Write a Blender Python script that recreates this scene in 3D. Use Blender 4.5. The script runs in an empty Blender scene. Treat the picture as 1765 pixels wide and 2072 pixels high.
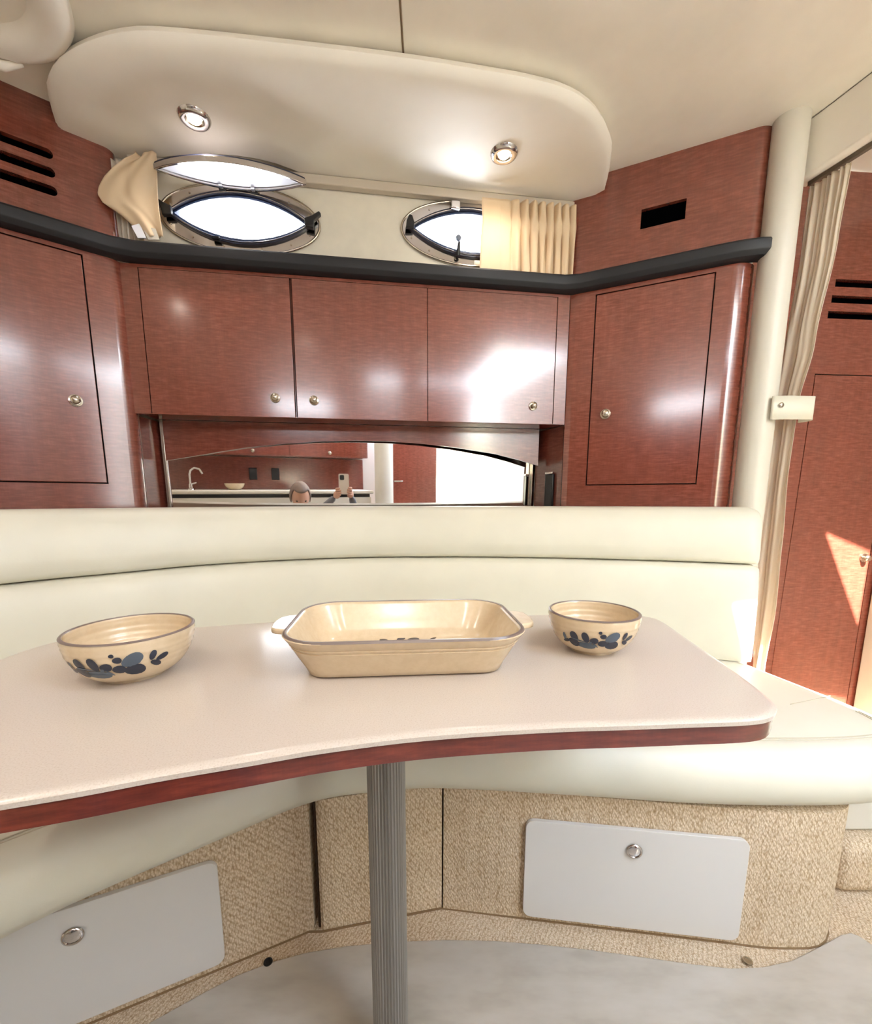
import bpy, bmesh, math, random
from mathutils import Vector, Matrix
from mathutils.geometry import tessellate_polygon
random.seed(4)
SC = bpy.context.scene
COL = SC.collection

# ------------------------------------------------------------------ camera
CAM_H, FPX, PX, PY = 0.93, 880.0, 875.0, 1150.0        # eye height, focal length (px), principal point
PITCH = math.atan(140 / 880)
cd = bpy.data.cameras.new('camera'); cam = bpy.data.objects.new('camera', cd); COL.objects.link(cam)
cam.location = (0, 0, CAM_H); cam.rotation_euler = (math.pi / 2 - PITCH, 0, 0)
cd.sensor_fit = 'HORIZONTAL'; cd.sensor_width = 36; cd.lens = FPX / 1765 * 36
cd.shift_x = (882.5 - PX) / 1765; cd.shift_y = (PY - 1036) / 1765
cd.clip_start = 0.005; cd.clip_end = 200
SC.camera = cam
# ------------------------------------------------------------------ world (bright overcast-white harbour sky)
w = bpy.data.worlds.new('sky'); SC.world = w; w.use_nodes = True
nt = w.node_tree; nt.nodes.clear()
wo = nt.nodes.new('ShaderNodeOutputWorld'); bg = nt.nodes.new('ShaderNodeBackground')
tc = nt.nodes.new('ShaderNodeTexCoord'); sx = nt.nodes.new('ShaderNodeSeparateXYZ'); rp = nt.nodes.new('ShaderNodeValToRGB')
nt.links.new(tc.outputs['Generated'], sx.inputs[0]); nt.links.new(sx.outputs['Z'], rp.inputs[0])
rp.color_ramp.elements[0].position = 0.0; rp.color_ramp.elements[0].color = (0.97, 0.99, 1.0, 1)
rp.color_ramp.elements[1].position = 0.9; rp.color_ramp.elements[1].color = (0.55, 0.72, 1.0, 1)
nt.links.new(rp.outputs[0], bg.inputs[0]); bg.inputs[1].default_value = 14.0
nt.links.new(bg.outputs[0], wo.inputs[0])
# ------------------------------------------------------------------ sun (through the shaped roof openings, onto locker and seat end)
sl = bpy.data.lights.new('sun', 'SUN'); so = bpy.data.objects.new('sun', sl); COL.objects.link(so)
sl.energy = 46.0; sl.angle = 0.009; sl.color = (1.0, 0.95, 0.88)
so.rotation_euler = Vector((0.0, 0.643, -0.766)).to_track_quat('-Z', 'Y').to_euler(); so.location = (1.2, -3, 4)
# ------------------------------------------------------------------ exposure
SC.view_settings.view_transform = 'Standard'; SC.view_settings.look = 'None'
SC.view_settings.exposure = 0.85; SC.view_settings.gamma = 1.0; SC.view_settings.use_curve_mapping = False
SC.cycles.max_bounces = 10; SC.cycles.diffuse_bounces = 6; SC.cycles.glossy_bounces = 5
SC.cycles.sample_clamp_indirect = 8.0; SC.cycles.caustics_reflective = False; SC.cycles.caustics_refractive = False
LAMP_W = 3.0

# ================================================================== materials
def srgb(r, g, b):
    f = lambda c: (c / 255 / 12.92) if c / 255 <= 0.04045 else ((c / 255 + 0.055) / 1.055) ** 2.4
    return (f(r), f(g), f(b), 1)
def newmat(name, col, rough=0.5, metal=0.0, coat=0.0, spec=0.5, **kw):
    m = bpy.data.materials.new(name); m.use_nodes = True
    b = m.node_tree.nodes['Principled BSDF']
    b.inputs['Base Color'].default_value = col; b.inputs['Roughness'].default_value = rough
    b.inputs['Metallic'].default_value = metal; b.inputs['Coat Weight'].default_value = coat
    b.inputs['Coat Roughness'].default_value = kw.get('cr', 0.08)
    b.inputs['Specular IOR Level'].default_value = spec
    return m
def nodes(m): return m.node_tree.nodes, m.node_tree.links, m.node_tree.nodes['Principled BSDF']
def noise(N, L, scale, stretch=(1, 1, 1), detail=4, rough=0.55, rot=(0, 0, 0), coord='Object'):
    t = N.new('ShaderNodeTexCoord'); mp = N.new('ShaderNodeMapping'); n = N.new('ShaderNodeTexNoise')
    mp.inputs['Scale'].default_value = stretch; mp.inputs['Rotation'].default_value = rot
    n.inputs['Scale'].default_value = scale; n.inputs['Detail'].default_value = detail; n.inputs['Roughness'].default_value = rough
    L.new(t.outputs[coord], mp.inputs[0]); L.new(mp.outputs[0], n.inputs['Vector'])
    return n
def ramp(N, L, src, stops):
    r = N.new('ShaderNodeValToRGB'); e = r.color_ramp.elements
    e[0].position, e[0].color = stops[0]; e[1].position, e[1].color = stops[-1]
    for p, c in stops[1:-1]:
        x = e.new(p); x.color = c
    L.new(src, r.inputs[0]); return r
def mix(N, L, a, b, fac, mode='MIX'):
    m = N.new('ShaderNodeMix'); m.data_type = 'RGBA'; m.blend_type = mode
    if isinstance(fac, float): m.inputs[0].default_value = fac
    else: L.new(fac, m.inputs[0])
    L.new(a, m.inputs[6]); L.new(b, m.inputs[7]); return m.outputs[2]
def bump(N, L, b, src, strength, dist=0.002):
    bp = N.new('ShaderNodeBump'); bp.inputs['Strength'].default_value = strength; bp.inputs['Distance'].default_value = dist
    L.new(src, bp.inputs['Height']); L.new(bp.outputs[0], b.inputs['Normal'])
def wood_mat(name, lo, mid, hi, rough=0.2):
    m = newmat(name, mid, rough, coat=1.0, cr=0.13); m.node_tree.nodes['Principled BSDF'].inputs['Coat IOR'].default_value = 1.55; N, L, b = nodes(m)
    n1 = noise(N, L, 30, (0.8, 0.8, 5.5), 5, 0.62)           # short flame figure running across
    n2 = noise(N, L, 7, (7, 7, 0.35), 3, 0.5)               # upright grain bands
    n3 = noise(N, L, 160, (2.2, 2.2, 0.3), 2, 0.5)          # fine pores
    r1 = ramp(N, L, n1.outputs[0], [(0.30, lo), (0.5, mid), (0.72, hi)])
    r2 = ramp(N, L, n2.outputs[0], [(0.25, (0.88, 0.87, 0.87, 1)), (0.75, (1.08, 1.07, 1.06, 1))])
    r3 = ramp(N, L, n3.outputs[0], [(0.35, (0.94, 0.94, 0.94, 1)), (0.65, (1.03, 1.03, 1.03, 1))])
    c = mix(N, L, r1.outputs[0], r2.outputs[0], 1.0, 'MULTIPLY'); c = mix(N, L, c, r3.outputs[0], 1.0, 'MULTIPLY')
    L.new(c, b.inputs['Base Color'])
    n4 = noise(N, L, 3.0, (1, 1, 1), 2); bump(N, L, b, n4.outputs[0], 0.06, 0.004)
    return m
WOOD = wood_mat('sapele_wood', srgb(108, 53, 41), srgb(123, 63, 49), srgb(140, 76, 61))
WOOD_D = wood_mat('sapele_edge', srgb(84, 32, 24), srgb(104, 42, 32), srgb(126, 56, 42), 0.28)
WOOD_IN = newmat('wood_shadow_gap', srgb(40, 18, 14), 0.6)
def vinyl(name, col, var=0.04, rough=0.5, scale=6, coat=0.0):
    m = newmat(name, col, rough, coat=coat); N, L, b = nodes(m)
    n = noise(N, L, scale, detail=3)
    d = tuple(c * (1 - var) for c in col[:3]) + (1,); u = tuple(min(1, c * (1 + var)) for c in col[:3]) + (1,)
    r = ramp(N, L, n.outputs[0], [(0.3, d), (0.7, u)]); L.new(r.outputs[0], b.inputs['Base Color'])
    n2 = noise(N, L, 260, detail=2); bump(N, L, b, n2.outputs[0], 0.12, 0.0006)
    return m
HEADLINER = vinyl('cream_headliner', srgb(241, 235, 223), 0.05, 0.55)
SOFFIT = vinyl('cream_padded_vinyl', srgb(239, 233, 222), 0.03, 0.62)
SEAT = vinyl('ivory_seat_vinyl', srgb(213, 210, 195), 0.03, 0.42)
HULLWALL = vinyl('cream_wall_fabric', srgb(220, 213, 197), 0.05, 0.7, 14)
PAINT = vinyl('cream_paint', srgb(205, 200, 188), 0.02, 0.4)
SEAM = newmat('seam_thread', srgb(188, 180, 160), 0.7)
SEAM_D = newmat('ceiling_seam_cord', srgb(120, 98, 74), 0.8)
BLACK = newmat('black_rail_vinyl', srgb(30, 30, 33), 0.5, spec=0.35)
VENTB = newmat('vent_black', srgb(3, 3, 4), 0.9, spec=0.0)
CHROME = newmat('polished_steel', srgb(205, 200, 198), 0.12, 1.0)
NICKEL = newmat('satin_nickel', srgb(190, 180, 165), 0.22, 1.0)
GASKET = newmat('dark_gasket', srgb(40, 42, 60), 0.4)
BPLAST = newmat('black_plastic', srgb(14, 14, 17), 0.35)
GELCOAT = newmat('white_gelcoat', srgb(203, 201, 199), 0.35, coat=0.2)
TABLE = newmat('speckled_table_top', srgb(214, 204, 196), 0.28, coat=0.25, cr=0.12)
N, L, b = nodes(TABLE)
n = noise(N, L, 620, detail=2); r = ramp(N, L, n.outputs[0], [(0.28, srgb(180, 167, 154)), (0.45, srgb(194, 183, 172)), (0.75, srgb(199, 190, 181))])
L.new(r.outputs[0], b.inputs['Base Color'])
ALU = newmat('anodised_aluminium', srgb(150, 146, 140), 0.38, 0.85)
# stoneware
STONE = newmat('tan_stoneware', srgb(205, 182, 150), 0.24, coat=0.45, cr=0.14)
N, L, b = nodes(STONE); n = noise(N, L, 90, detail=3)
r = ramp(N, L, n.outputs[0], [(0.35, srgb(200, 180, 150)), (0.65, srgb(206, 187, 158))]); L.new(r.outputs[0], b.inputs['Base Color'])
RIMM = newmat('slate_rim_glaze', srgb(112, 98, 92), 0.3)
BLUE = newmat('navy_flower_glaze', srgb(38, 44, 60), 0.25)
BLUE2 = newmat('slate_blue_glaze', srgb(78, 90, 104), 0.25)
# carpet
def carpet_mat(name, base, dark, light, sc=1.0):
    m = newmat(name, base, 0.95, spec=0.12); N, L, b = nodes(m)
    # rows of short slanted loops: brick cells, rotated, softened by noise
    t = N.new('ShaderNodeTexCoord'); mp = N.new('ShaderNodeMapping'); mp.inputs['Rotation'].default_value = (0.25, 0.95, 0.3)
    mp.inputs['Scale'].default_value = (1.0, 0.8, 0.42)
    v = N.new('ShaderNodeTexVoronoi'); v.inputs['Scale'].default_value = 330 * sc; v.inputs['Randomness'].default_value = 0.75
    L.new(t.outputs['Object'], mp.inputs[0]); L.new(mp.outputs[0], v.inputs['Vector'])
    n1 = noise(N, L, 420, detail=2); n2 = noise(N, L, 7, detail=2)
    r1 = ramp(N, L, v.outputs['Distance'], [(0.05, light), (0.4, base), (0.85, dark)])
    r2 = ramp(N, L, n1.outputs[0], [(0.3, (0.90, 0.89, 0.87, 1)), (0.7, (1.05, 1.05, 1.05, 1))])
    r3 = ramp(N, L, n2.outputs[0], [(0.3, (0.95, 0.93, 0.90, 1)), (0.7, (1.03, 1.03, 1.03, 1))])
    c = mix(N, L, r1.outputs[0], r2.outputs[0], 1.0, 'MULTIPLY'); c = mix(N, L, c, r3.outputs[0], 1.0, 'MULTIPLY')
    L.new(c, b.inputs['Base Color'])
    mp2 = N.new('ShaderNodeMapping'); mp2.inputs['Rotation'].default_value = (0.0, 0.55, 0.5); wv = N.new('ShaderNodeTexWave')
    wv.inputs['Scale'].default_value = 42; wv.inputs['Distortion'].default_value = 3.5; wv.inputs['Detail'].default_value = 2; wv.inputs['Detail Scale'].default_value = 3
    L.new(t.outputs['Object'], mp2.inputs[0]); L.new(mp2.outputs[0], wv.inputs['Vector'])
    r4 = ramp(N, L, wv.outputs['Fac'], [(0.0, (0.84, 0.81, 0.77, 1)), (0.6, (1.04, 1.04, 1.04, 1))])
    c = mix(N, L, c, r4.outputs[0], 1.0, 'MULTIPLY'); L.new(c, b.inputs['Base Color'])
    inv = N.new('ShaderNodeMath'); inv.operation = 'SUBTRACT'; inv.inputs[0].default_value = 1.0; L.new(v.outputs['Distance'], inv.inputs[1])
    bump(N, L, b, inv.outputs[0], 0.6, 0.0022)
    return m
CARPET = carpet_mat('berber_carpet', srgb(206, 190, 168), srgb(168, 146, 118), srgb(222, 209, 190))
MAT = newmat('grey_floor_mat', srgb(172, 162, 146), 0.3, coat=0.35, cr=0.2)
N, L, b = nodes(MAT)
n = noise(N, L, 5, (1, 2.6, 1), 4, 0.6); r = ramp(N, L, n.outputs[0], [(0.25, srgb(150, 143, 132)), (0.5, srgb(170, 163, 153)), (0.8, srgb(182, 177, 169))])
L.new(r.outputs[0], b.inputs['Base Color']); n = noise(N, L, 3, (1, 3, 1), 3); bump(N, L, b, n.outputs[0], 0.5, 0.01)
# curtain cloth: lets light through
def cloth(name, col, tr=0.35):
    m = newmat(name, col, 0.85, spec=0.2); N, L, b = nodes(m)
    ts = N.new('ShaderNodeBsdfTranslucent'); ts.inputs[0].default_value = col
    ms = N.new('ShaderNodeMixShader'); ms.inputs[0].default_value = tr
    L.new(b.outputs[0], ms.inputs[1]); L.new(ts.outputs[0], ms.inputs[2])
    L.new(ms.outputs[0], N['Material Output'].inputs[0])
    n = noise(N, L, 500, detail=2); bump(N, L, b, n.outputs[0], 0.15, 0.0006)
    return m
CLOTH = cloth('beige_curtain_cloth', srgb(230, 208, 176), 0.2); CLOTH2 = cloth('pale_curtain_cloth', srgb(240, 231, 216), 0.4)
MIRROR = newmat('mirror_glass', (0.93, 0.93, 0.93, 1), 0.015, 1.0)
def glass(name, tint=(1, 1, 1, 1), refl=0.12):
    m = bpy.data.materials.new(name); m.use_nodes = True; N = m.node_tree.nodes; L = m.node_tree.links; N.clear()
    o = N.new('ShaderNodeOutputMaterial'); t = N.new('ShaderNodeBsdfTransparent'); t.inputs[0].default_value = tint
    g = N.new('ShaderNodeBsdfGlossy'); g.inputs['Roughness'].default_value = 0.02
    fr = N.new('ShaderNodeLayerWeight'); fr.inputs[0].default_value = refl; mx = N.new('ShaderNodeMixShader')
    L.new(fr.outputs['Fresnel'], mx.inputs[0]); L.new(t.outputs[0], mx.inputs[1]); L.new(g.outputs[0], mx.inputs[2]); L.new(mx.outputs[0], o.inputs[0])
    return m
GLASS = glass('portlight_glass', (0.96, 0.97, 1, 1)); 
def emit(name, col, s):
    m = bpy.data.materials.new(name); m.use_nodes = True; N = m.node_tree.nodes; L = m.node_tree.links; N.clear()
    o = N.new('ShaderNodeOutputMaterial'); e = N.new('ShaderNodeEmission'); e.inputs[0].default_value = col; e.inputs[1].default_value = s
    L.new(e.outputs[0], o.inputs[0]); return m
BULB = emit('lit_halogen_bulb', (1.0, 0.78, 0.55, 1), 14.0)
SKIN = newmat('skin', srgb(206, 160, 138), 0.5); HAIR = newmat('grey_hair', srgb(128, 112, 104), 0.7)
SHIRT = newmat('grey_shirt', srgb(120, 122, 130), 0.85); TROUSER = newmat('navy_trousers', srgb(48, 54, 74), 0.85)

# ================================================================== helpers
def at_z(x, y, z):
    u = (x - PX) / FPX; v = (PY - y) / FPX; c, s = math.cos(PITCH), math.sin(PITCH)
    d = Vector((u, c + s * v, -s + c * v)); return Vector((d.x * (z - CAM_H) / d.z, d.y * (z - CAM_H) / d.z, z))
def frame(x, y, ang, z=0.0):
    """local x runs along the wall, local y into it, z up"""
    return Matrix.Translation((x, y, z)) @ Matrix.Rotation(ang, 4, 'Z')
def setp(o, label=None, cat=None, group=None, kind=None):
    for k, v in (('label', label), ('category', cat), ('group', group), ('kind', kind)):
        if v: o[k] = v
    return o
def thing(name, label, cat, mw=None, group=None):
    o = bpy.data.objects.new(name, None); COL.objects.link(o); o.empty_display_size = 0.05
    if mw is not None: o.matrix_world = mw
    return setp(o, label, cat, group)
def obj(name, bm, mat, parent=None, mw=None, smooth=None, bevel=0, seg=2):
    bmesh.ops.recalc_face_normals(bm, faces=bm.faces)
    me = bpy.data.meshes.new(name); bm.to_mesh(me); bm.free()
    for m in (mat if isinstance(mat, (list, tuple)) else [mat]): me.materials.append(m)
    o = bpy.data.objects.new(name, me); COL.objects.link(o)
    if parent: o.parent = parent
    if mw is not None: o.matrix_world = mw
    if bevel:
        md = o.modifiers.new('bevel', 'BEVEL'); md.width = bevel; md.segments = seg; md.limit_method = 'ANGLE'; md.angle_limit = math.radians(40)
        if smooth is None: smooth = 40
    if smooth:
        me.shade_smooth(); 
        try: me.set_sharp_from_angle(angle=math.radians(smooth))
        except Exception: pass
    return o
def B(): return bmesh.new()
def box(bm, x0, x1, y0, y1, z0, z1):
    vs = [bm.verts.new((x, y, z)) for x in (x0, x1) for y in (y0, y1) for z in (z0, z1)]
    for f in ((0, 1, 3, 2), (4, 6, 7, 5), (0, 4, 5, 1), (2, 3, 7, 6), (0, 2, 6, 4), (1, 5, 7, 3)): bm.faces.new([vs[i] for i in f])
    return bm
def prism(bm, loops, a, b, axis='z'):
    """extrude a 2-D polygon (first loop) with holes (other loops) from a to b along an axis"""
    P = {'z': lambda p, h: (p[0], p[1], h), 'y': lambda p, h: (p[0], h, p[1]), 'x': lambda p, h: (h, p[0], p[1])}[axis]
    tris = tessellate_polygon([[Vector((p[0], p[1], 0)) for p in lp] for lp in loops])
    flat = [p for lp in loops for p in lp]
    A = [bm.verts.new(P(p, a)) for p in flat]; Bv = [bm.verts.new(P(p, b)) for p in flat]
    for t in tris:
        for V in (A, Bv):
            try: bm.faces.new([V[i] for i in t])
            except ValueError: pass
    k = 0
    for lp in loops:
        n = len(lp)
        for i in range(n):
            j = (i + 1) % n
            try: bm.faces.new((A[k + i], A[k + j], Bv[k + j], Bv[k + i]))
            except ValueError: pass
        k += n
    return bm
def rect(x0, x1, z0, z1): return [(x0, z0), (x1, z0), (x1, z1), (x0, z1)]
def rrect(x0, x1, z0, z1, r, n=6):
    out = []
    for cx, cz, a in ((x1 - r, z1 - r, 0), (x0 + r, z1 - r, 90), (x0 + r, z0 + r, 180), (x1 - r, z0 + r, 270)):
        for i in range(n + 1):
            t = math.radians(a + 90 * i / n); out.append((cx + r * math.cos(t), cz + r * math.sin(t)))
    return out
def ellipse(cx, cz, a, b, n=48): return [(cx + a * math.cos(2 * math.pi * i / n), cz + b * math.sin(2 * math.pi * i / n)) for i in range(n)]
def eye(cx, cz, a, b, n=20, tip=0.06):
    """pointed lens outline with softened tips"""
    top = []
    for i in range(n + 1):
        t = math.pi * i / n; x = math.cos(t); y = (1 - abs(x) ** 2.0) ** 0.93
        if abs(x) > 0.999: y = 0
        top.append((x, y))
    pts = [(cx + a * x, cz + b * y) for x, y in top] + [(cx + a * x, cz - b * y) for x, y in reversed(top[1:-1])]
    return pts
def spline(pts, n):
    """Catmull-Rom through the points, n samples evenly spread by arc length"""
    P = [Vector(p) for p in pts]; P = [P[0] * 2 - P[1]] + P + [P[-1] * 2 - P[-2]]; out = []
    for i in range(1, len(P) - 2):
        for k in range(16):
            t = k / 16; a, b_, c, d = P[i - 1], P[i], P[i + 1], P[i + 2]
            out.append(0.5 * (2 * b_ + (c - a) * t + (2 * a - 5 * b_ + 4 * c - d) * t * t + (3 * b_ - a - 3 * c + d) * t ** 3))
    out.append(P[-2]); L = [0]
    for i in range(1, len(out)): L.append(L[-1] + (out[i] - out[i - 1]).length)
    res = []; j = 0
    for k in range(n):
        s = L[-1] * k / (n - 1)
        while j < len(L) - 2 and L[j + 1] < s: j += 1
        f = (s - L[j]) / max(1e-9, L[j + 1] - L[j]); res.append(out[j].lerp(out[j + 1], min(1, f)))
    return res
def grid(bm, rows, closed_u=False, closed_v=False):
    V = [[bm.verts.new(p) for p in r] for r in rows]; n = len(V); m = len(V[0])
    for i in range(n if closed_u else n - 1):
        for j in range(m if closed_v else m - 1):
            a = V[i][j], V[(i + 1) % n][j], V[(i + 1) % n][(j + 1) % m], V[i][(j + 1) % m]
            if len(set(a)) == 4: bm.faces.new(a)
    return V
def cap(bm, ring):
    try: bm.faces.new(ring)
    except ValueError: pass
def tube(bm, pts, r, n=10, closed=False):
    P = [Vector(p) for p in pts]; rows = []; up = Vector((0, 0, 1)); prev = None
    for i, p in enumerate(P):
        t = (P[(i + 1) % len(P)] if (closed or i < len(P) - 1) else p) - (P[i - 1] if (closed or i > 0) else p); t.normalize()
        if prev is None:
            a = t.cross(up); a = a if a.length > 1e-3 else t.cross(Vector((1, 0, 0)))
        else: a = prev - t * prev.dot(t)
        a.normalize(); prev = a; c = t.cross(a); rr = r[i] if isinstance(r, (list, tuple)) else r
        rows.append([p + a * rr * math.cos(2 * math.pi * k / n) + c * rr * math.sin(2 * math.pi * k / n) for k in range(n)])
    V = grid(bm, rows, closed, True)
    if not closed: cap(bm, V[0]); cap(bm, V[-1])
    return bm
def lathe(bm, prof, n=40, c=(0, 0, 0), M=None, caps=False):
    rows = []
    for k in range(n):
        a = 2 * math.pi * k / n
        row = [Vector((c[0] + r * math.cos(a), c[1] + r * math.sin(a), c[2] + z)) for r, z in prof]
        rows.append([M @ p for p in row] if M else row)
    V = grid(bm, rows, True, False)
    for e in (0, -1):
        if caps and prof[e][0] > 1e-6: cap(bm, [V[k][e] for k in range(n)])
    bmesh.ops.remove_doubles(bm, verts=bm.verts, dist=1e-6)
    return bm
def front_lathe(prof, c, n=24):
    """lathe whose axis points out of a wall towards the room (local -y)"""
    return lathe(B(), prof, n, M=Matrix.Translation(c) @ Matrix.Rotation(math.pi / 2, 4, 'X'))
KNOB = [(0, 0), (0.0155, 0), (0.0165, 0.002), (0.0165, 0.004), (0.0125, 0.005), (0.0115, 0.0035), (0.007, 0.004), (0.0065, 0.010), (0.010, 0.013), (0.0115, 0.017), (0.009, 0.021), (0, 0.0225)]
def knob(parent, x, z, y=0.0, s=1.0, name='knob'):
    obj(name, front_lathe([(r * s, h * s) for r, h in KNOB], (x, y, z)), NICKEL, parent, smooth=50)

# ================================================================== plan of the cabin
CEIL = 1.96
A_B = math.radians(8.5); db = Vector((math.cos(A_B), math.sin(A_B))); BR = Vector((0.468, 1.6)); BL = Vector((-0.892, 1.396)); LB = 1.375
A_R = math.atan2(-0.434, 0.901); A_L = math.atan2(0.633, 0.774)
F_BACK = frame(BL.x, BL.y, A_B); F_RIGHT = frame(BR.x, BR.y, A_R); F_LEFT = frame(BL.x, BL.y, A_L)   # left runs x<0 towards the viewer
A_K = math.radians(5); F_LOCK = frame(1.365, 1.56, A_K)

# ------------------------------------------------------------------ setting: floor, ceiling, walls
setp(obj('floor', box(B(), -1.7, 1.8, -1.45, 1.9, -0.05, 0.0), CARPET), 'beige berber carpet floor around the grey mat', kind='structure')
# ceiling: slab with an unseen companionway hatch and an added three-cornered gap, both cut to shape the sun patches
hatchA = [(0.20, -1.28), (1.60, -1.28), (1.60, 0.07), (0.88, 0.12), (0.95, -0.17), (1.00, -0.45), (0.96, -0.87), (0.20, -0.87)]
sunGapB = [(1.385, 0.60), (1.60, 0.55), (1.60, 0.28)]
ce = setp(obj('ceiling', prism(B(), [[(-1.75, -1.75), (0.15, -1.75), (0.15, -1.45), (1.75, -1.45), (1.75, 1.95), (-1.75, 1.95)], hatchA, sunGapB], CEIL + 0.006, CEIL + 0.05), HEADLINER), kind='structure')  # aft overhang added, unseen, to keep sun off the galley windows
sx0 = -0.068
for pl in (rect(-1.58, sx0 - 0.0015, -0.30, 1.62), [(sx0 + 0.0015, -0.30), (0.87, -0.30), (0.87, 0.14), (1.22, 0.70), (1.035, 1.385), (1.035, 1.62), (sx0 + 0.0015, 1.62)]):
    obj('ceiling_panel', prism(B(), [pl], CEIL, CEIL + 0.0058), HEADLINER, ce, bevel=0.002)
obj('ceiling_seam', tube(B(), [(sx0, -0.3, CEIL + 0.0012), (sx0, 1.2, CEIL + 0.0012)], 0.0022, 8), SEAM_D, ce)
def shell(name, x0, y0, x1, y1, z0, z1, t=0.04, mat=HULLWALL):
    d = Vector((x1 - x0, y1 - y0)); L = d.length
    return setp(obj(name, box(B(), 0, L, 0, t, z0, z1), mat, mw=frame(x0, y0, math.atan2(d.y, d.x))), kind='structure')
# hull wall with the two eye-shaped portlight openings
EY = [(0.318, 1.772), (1.040, 1.790)]
EA, EB = 0.196, 0.062
wall = setp(obj('wall_back', prism(B(), [rect(-0.05, 1.41, 1.614, CEIL), eye(*EY[0], EA, EB), eye(*EY[1], EA, EB)], 0.04, 0.075, 'y'), HULLWALL, mw=F_BACK), 'cream fabric hull wall behind the shelf, pierced by two portlights', kind='structure')
setp(obj('wall_back', box(B(), -0.25, 1.65, 0.20, 0.22, 0.0, 1.606), HULLWALL, mw=F_BACK), kind='structure')
setp(obj('light_leak_cap', box(B(), -0.25, 1.65, 0.0755, 0.22, 1.6125, 1.6138), HULLWALL, mw=F_BACK), kind='structure')  # hidden cap added to stop sky light leaking through the gap
shell('wall_left', -1.62, -1.4, -1.62, 0.96, 0, CEIL, -0.04)
shell('wall_left', -1.62, 0.90, -0.93, 1.62, 0, CEIL, 0.04)
shell('wall_right', 0.40, 1.80, 1.02, 1.52, 0, CEIL, 0.04)
shell('wall_front', 0.98, 1.80, 1.75, 1.86, 0, CEIL, 0.04)
shell('wall_right', 1.64, 1.86, 1.64, -1.4, 0, CEIL, 0.04, PAINT)
# aft bulkhead with companionway opening and a strip of galley windows high up
wr = setp(obj('wall_aft', prism(B(), [rect(-1.66, 1.68, 0, CEIL), rect(0.97, 1.60, 0.55, 1.93), rrect(-0.62, -0.10, 1.70, 1.84, 0.05)], -1.36, -1.32, 'y'), PAINT), kind='structure')

# added unseen slab over the cockpit: keeps the sun off the aft part of the companionway
setp(obj('sun_blocker', box(B(), -0.6, 2.8, -3.2, -1.33, 2.96, 3.02), PAINT, bevel=0.02), 'added unseen sun-blocking slab over the cockpit behind the viewer', kind='structure')
# ------------------------------------------------------------------ padded soffit with notch at the open portlight
out = [(-1.02, 1.362), (-0.985, 1.318), (-0.93, 1.262), (-0.86, 1.205), (-0.77, 1.165), (-0.66, 1.140), (-0.549, 1.142), (-0.312, 1.167), (-0.064, 1.197), (0.12, 1.226), (0.239, 1.248), (0.33, 1.275), (0.405, 1.322), (0.46, 1.385), (0.50, 1.45), (0.535, 1.515), (0.55, 1.56)]
front = spline([(a, b_, 0) for a, b_ in out], 60)
W0 = lambda s, off: BL + db * s + Vector((-db.y, db.x)) * off
bk = [W0(1.395, 0.035), W0(0.53, 0.035)]
for px, py in ((600, 346), (560, 331), (520, 321), (480, 315), (440, 312), (400, 311), (360, 314), (330, 318)):
    p = at_z(px, py, 1.905); bk.append(Vector((p.x, p.y)))
bk += [W0(0.085, 0.035), W0(-0.05, 0.035), Vector((-1.005, 1.395))]
bm = B(); rings = []
prof = [(CEIL, 0.0), (1.952, 0.012), (1.942, 0.024), (1.928, 0.030), (1.917, 0.024), (1.909, 0.008), (1.9055, -0.015), (1.905, -0.035)]
cen = Vector((-0.2, 1.45, 0))
for z, o in prof:
    ring = []
    for i, p in enumerate(front):
        t = (front[min(i + 1, 59)] - front[max(i - 1, 0)]).normalized(); nrm = Vector((t.y, -t.x, 0))
        f = min(1, i / 5, (59 - i) / 5); q = p + nrm * o * f; ring.append((q.x, q.y, z))
    ring += [(p.x, p.y, z) for p in bk]
    rings.append(ring)
V = grid(bm, rings, False, True)
for k in (0, -1):
    for t in tessellate_polygon([[Vector((p[0], p[1], 0)) for p in rings[k]]]):
        try: bm.faces.new([V[k][i] for i in t])
        except ValueError: pass
so_ = obj('padded_soffit', bm, SOFFIT, smooth=50)
setp(so_, 'cream padded vinyl ceiling soffit with rounded front over the portlights', 'ceiling panel')
ts = [p + Vector((0, 0, CEIL - 0.003)) for p in front]
obj('welt_cord', tube(B(), [Vector((p.x, p.y, CEIL - 0.001)) + Vector((0, -0.001, 0)) for p in front[3:-3]], 0.0022, 6), SEAM_D, so_)
obj('curtain_track', box(B(), 0.02, 1.385, 0.012, 0.036, 1.878, 1.904), vinyl('track_grey', srgb(196, 184, 168), 0.02, 0.35), mw=F_BACK, bevel=0.003)
setp(bpy.data.objects['curtain_track'], 'pale grey curtain track strip under the soffit along the hull wall', 'curtain track')

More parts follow.
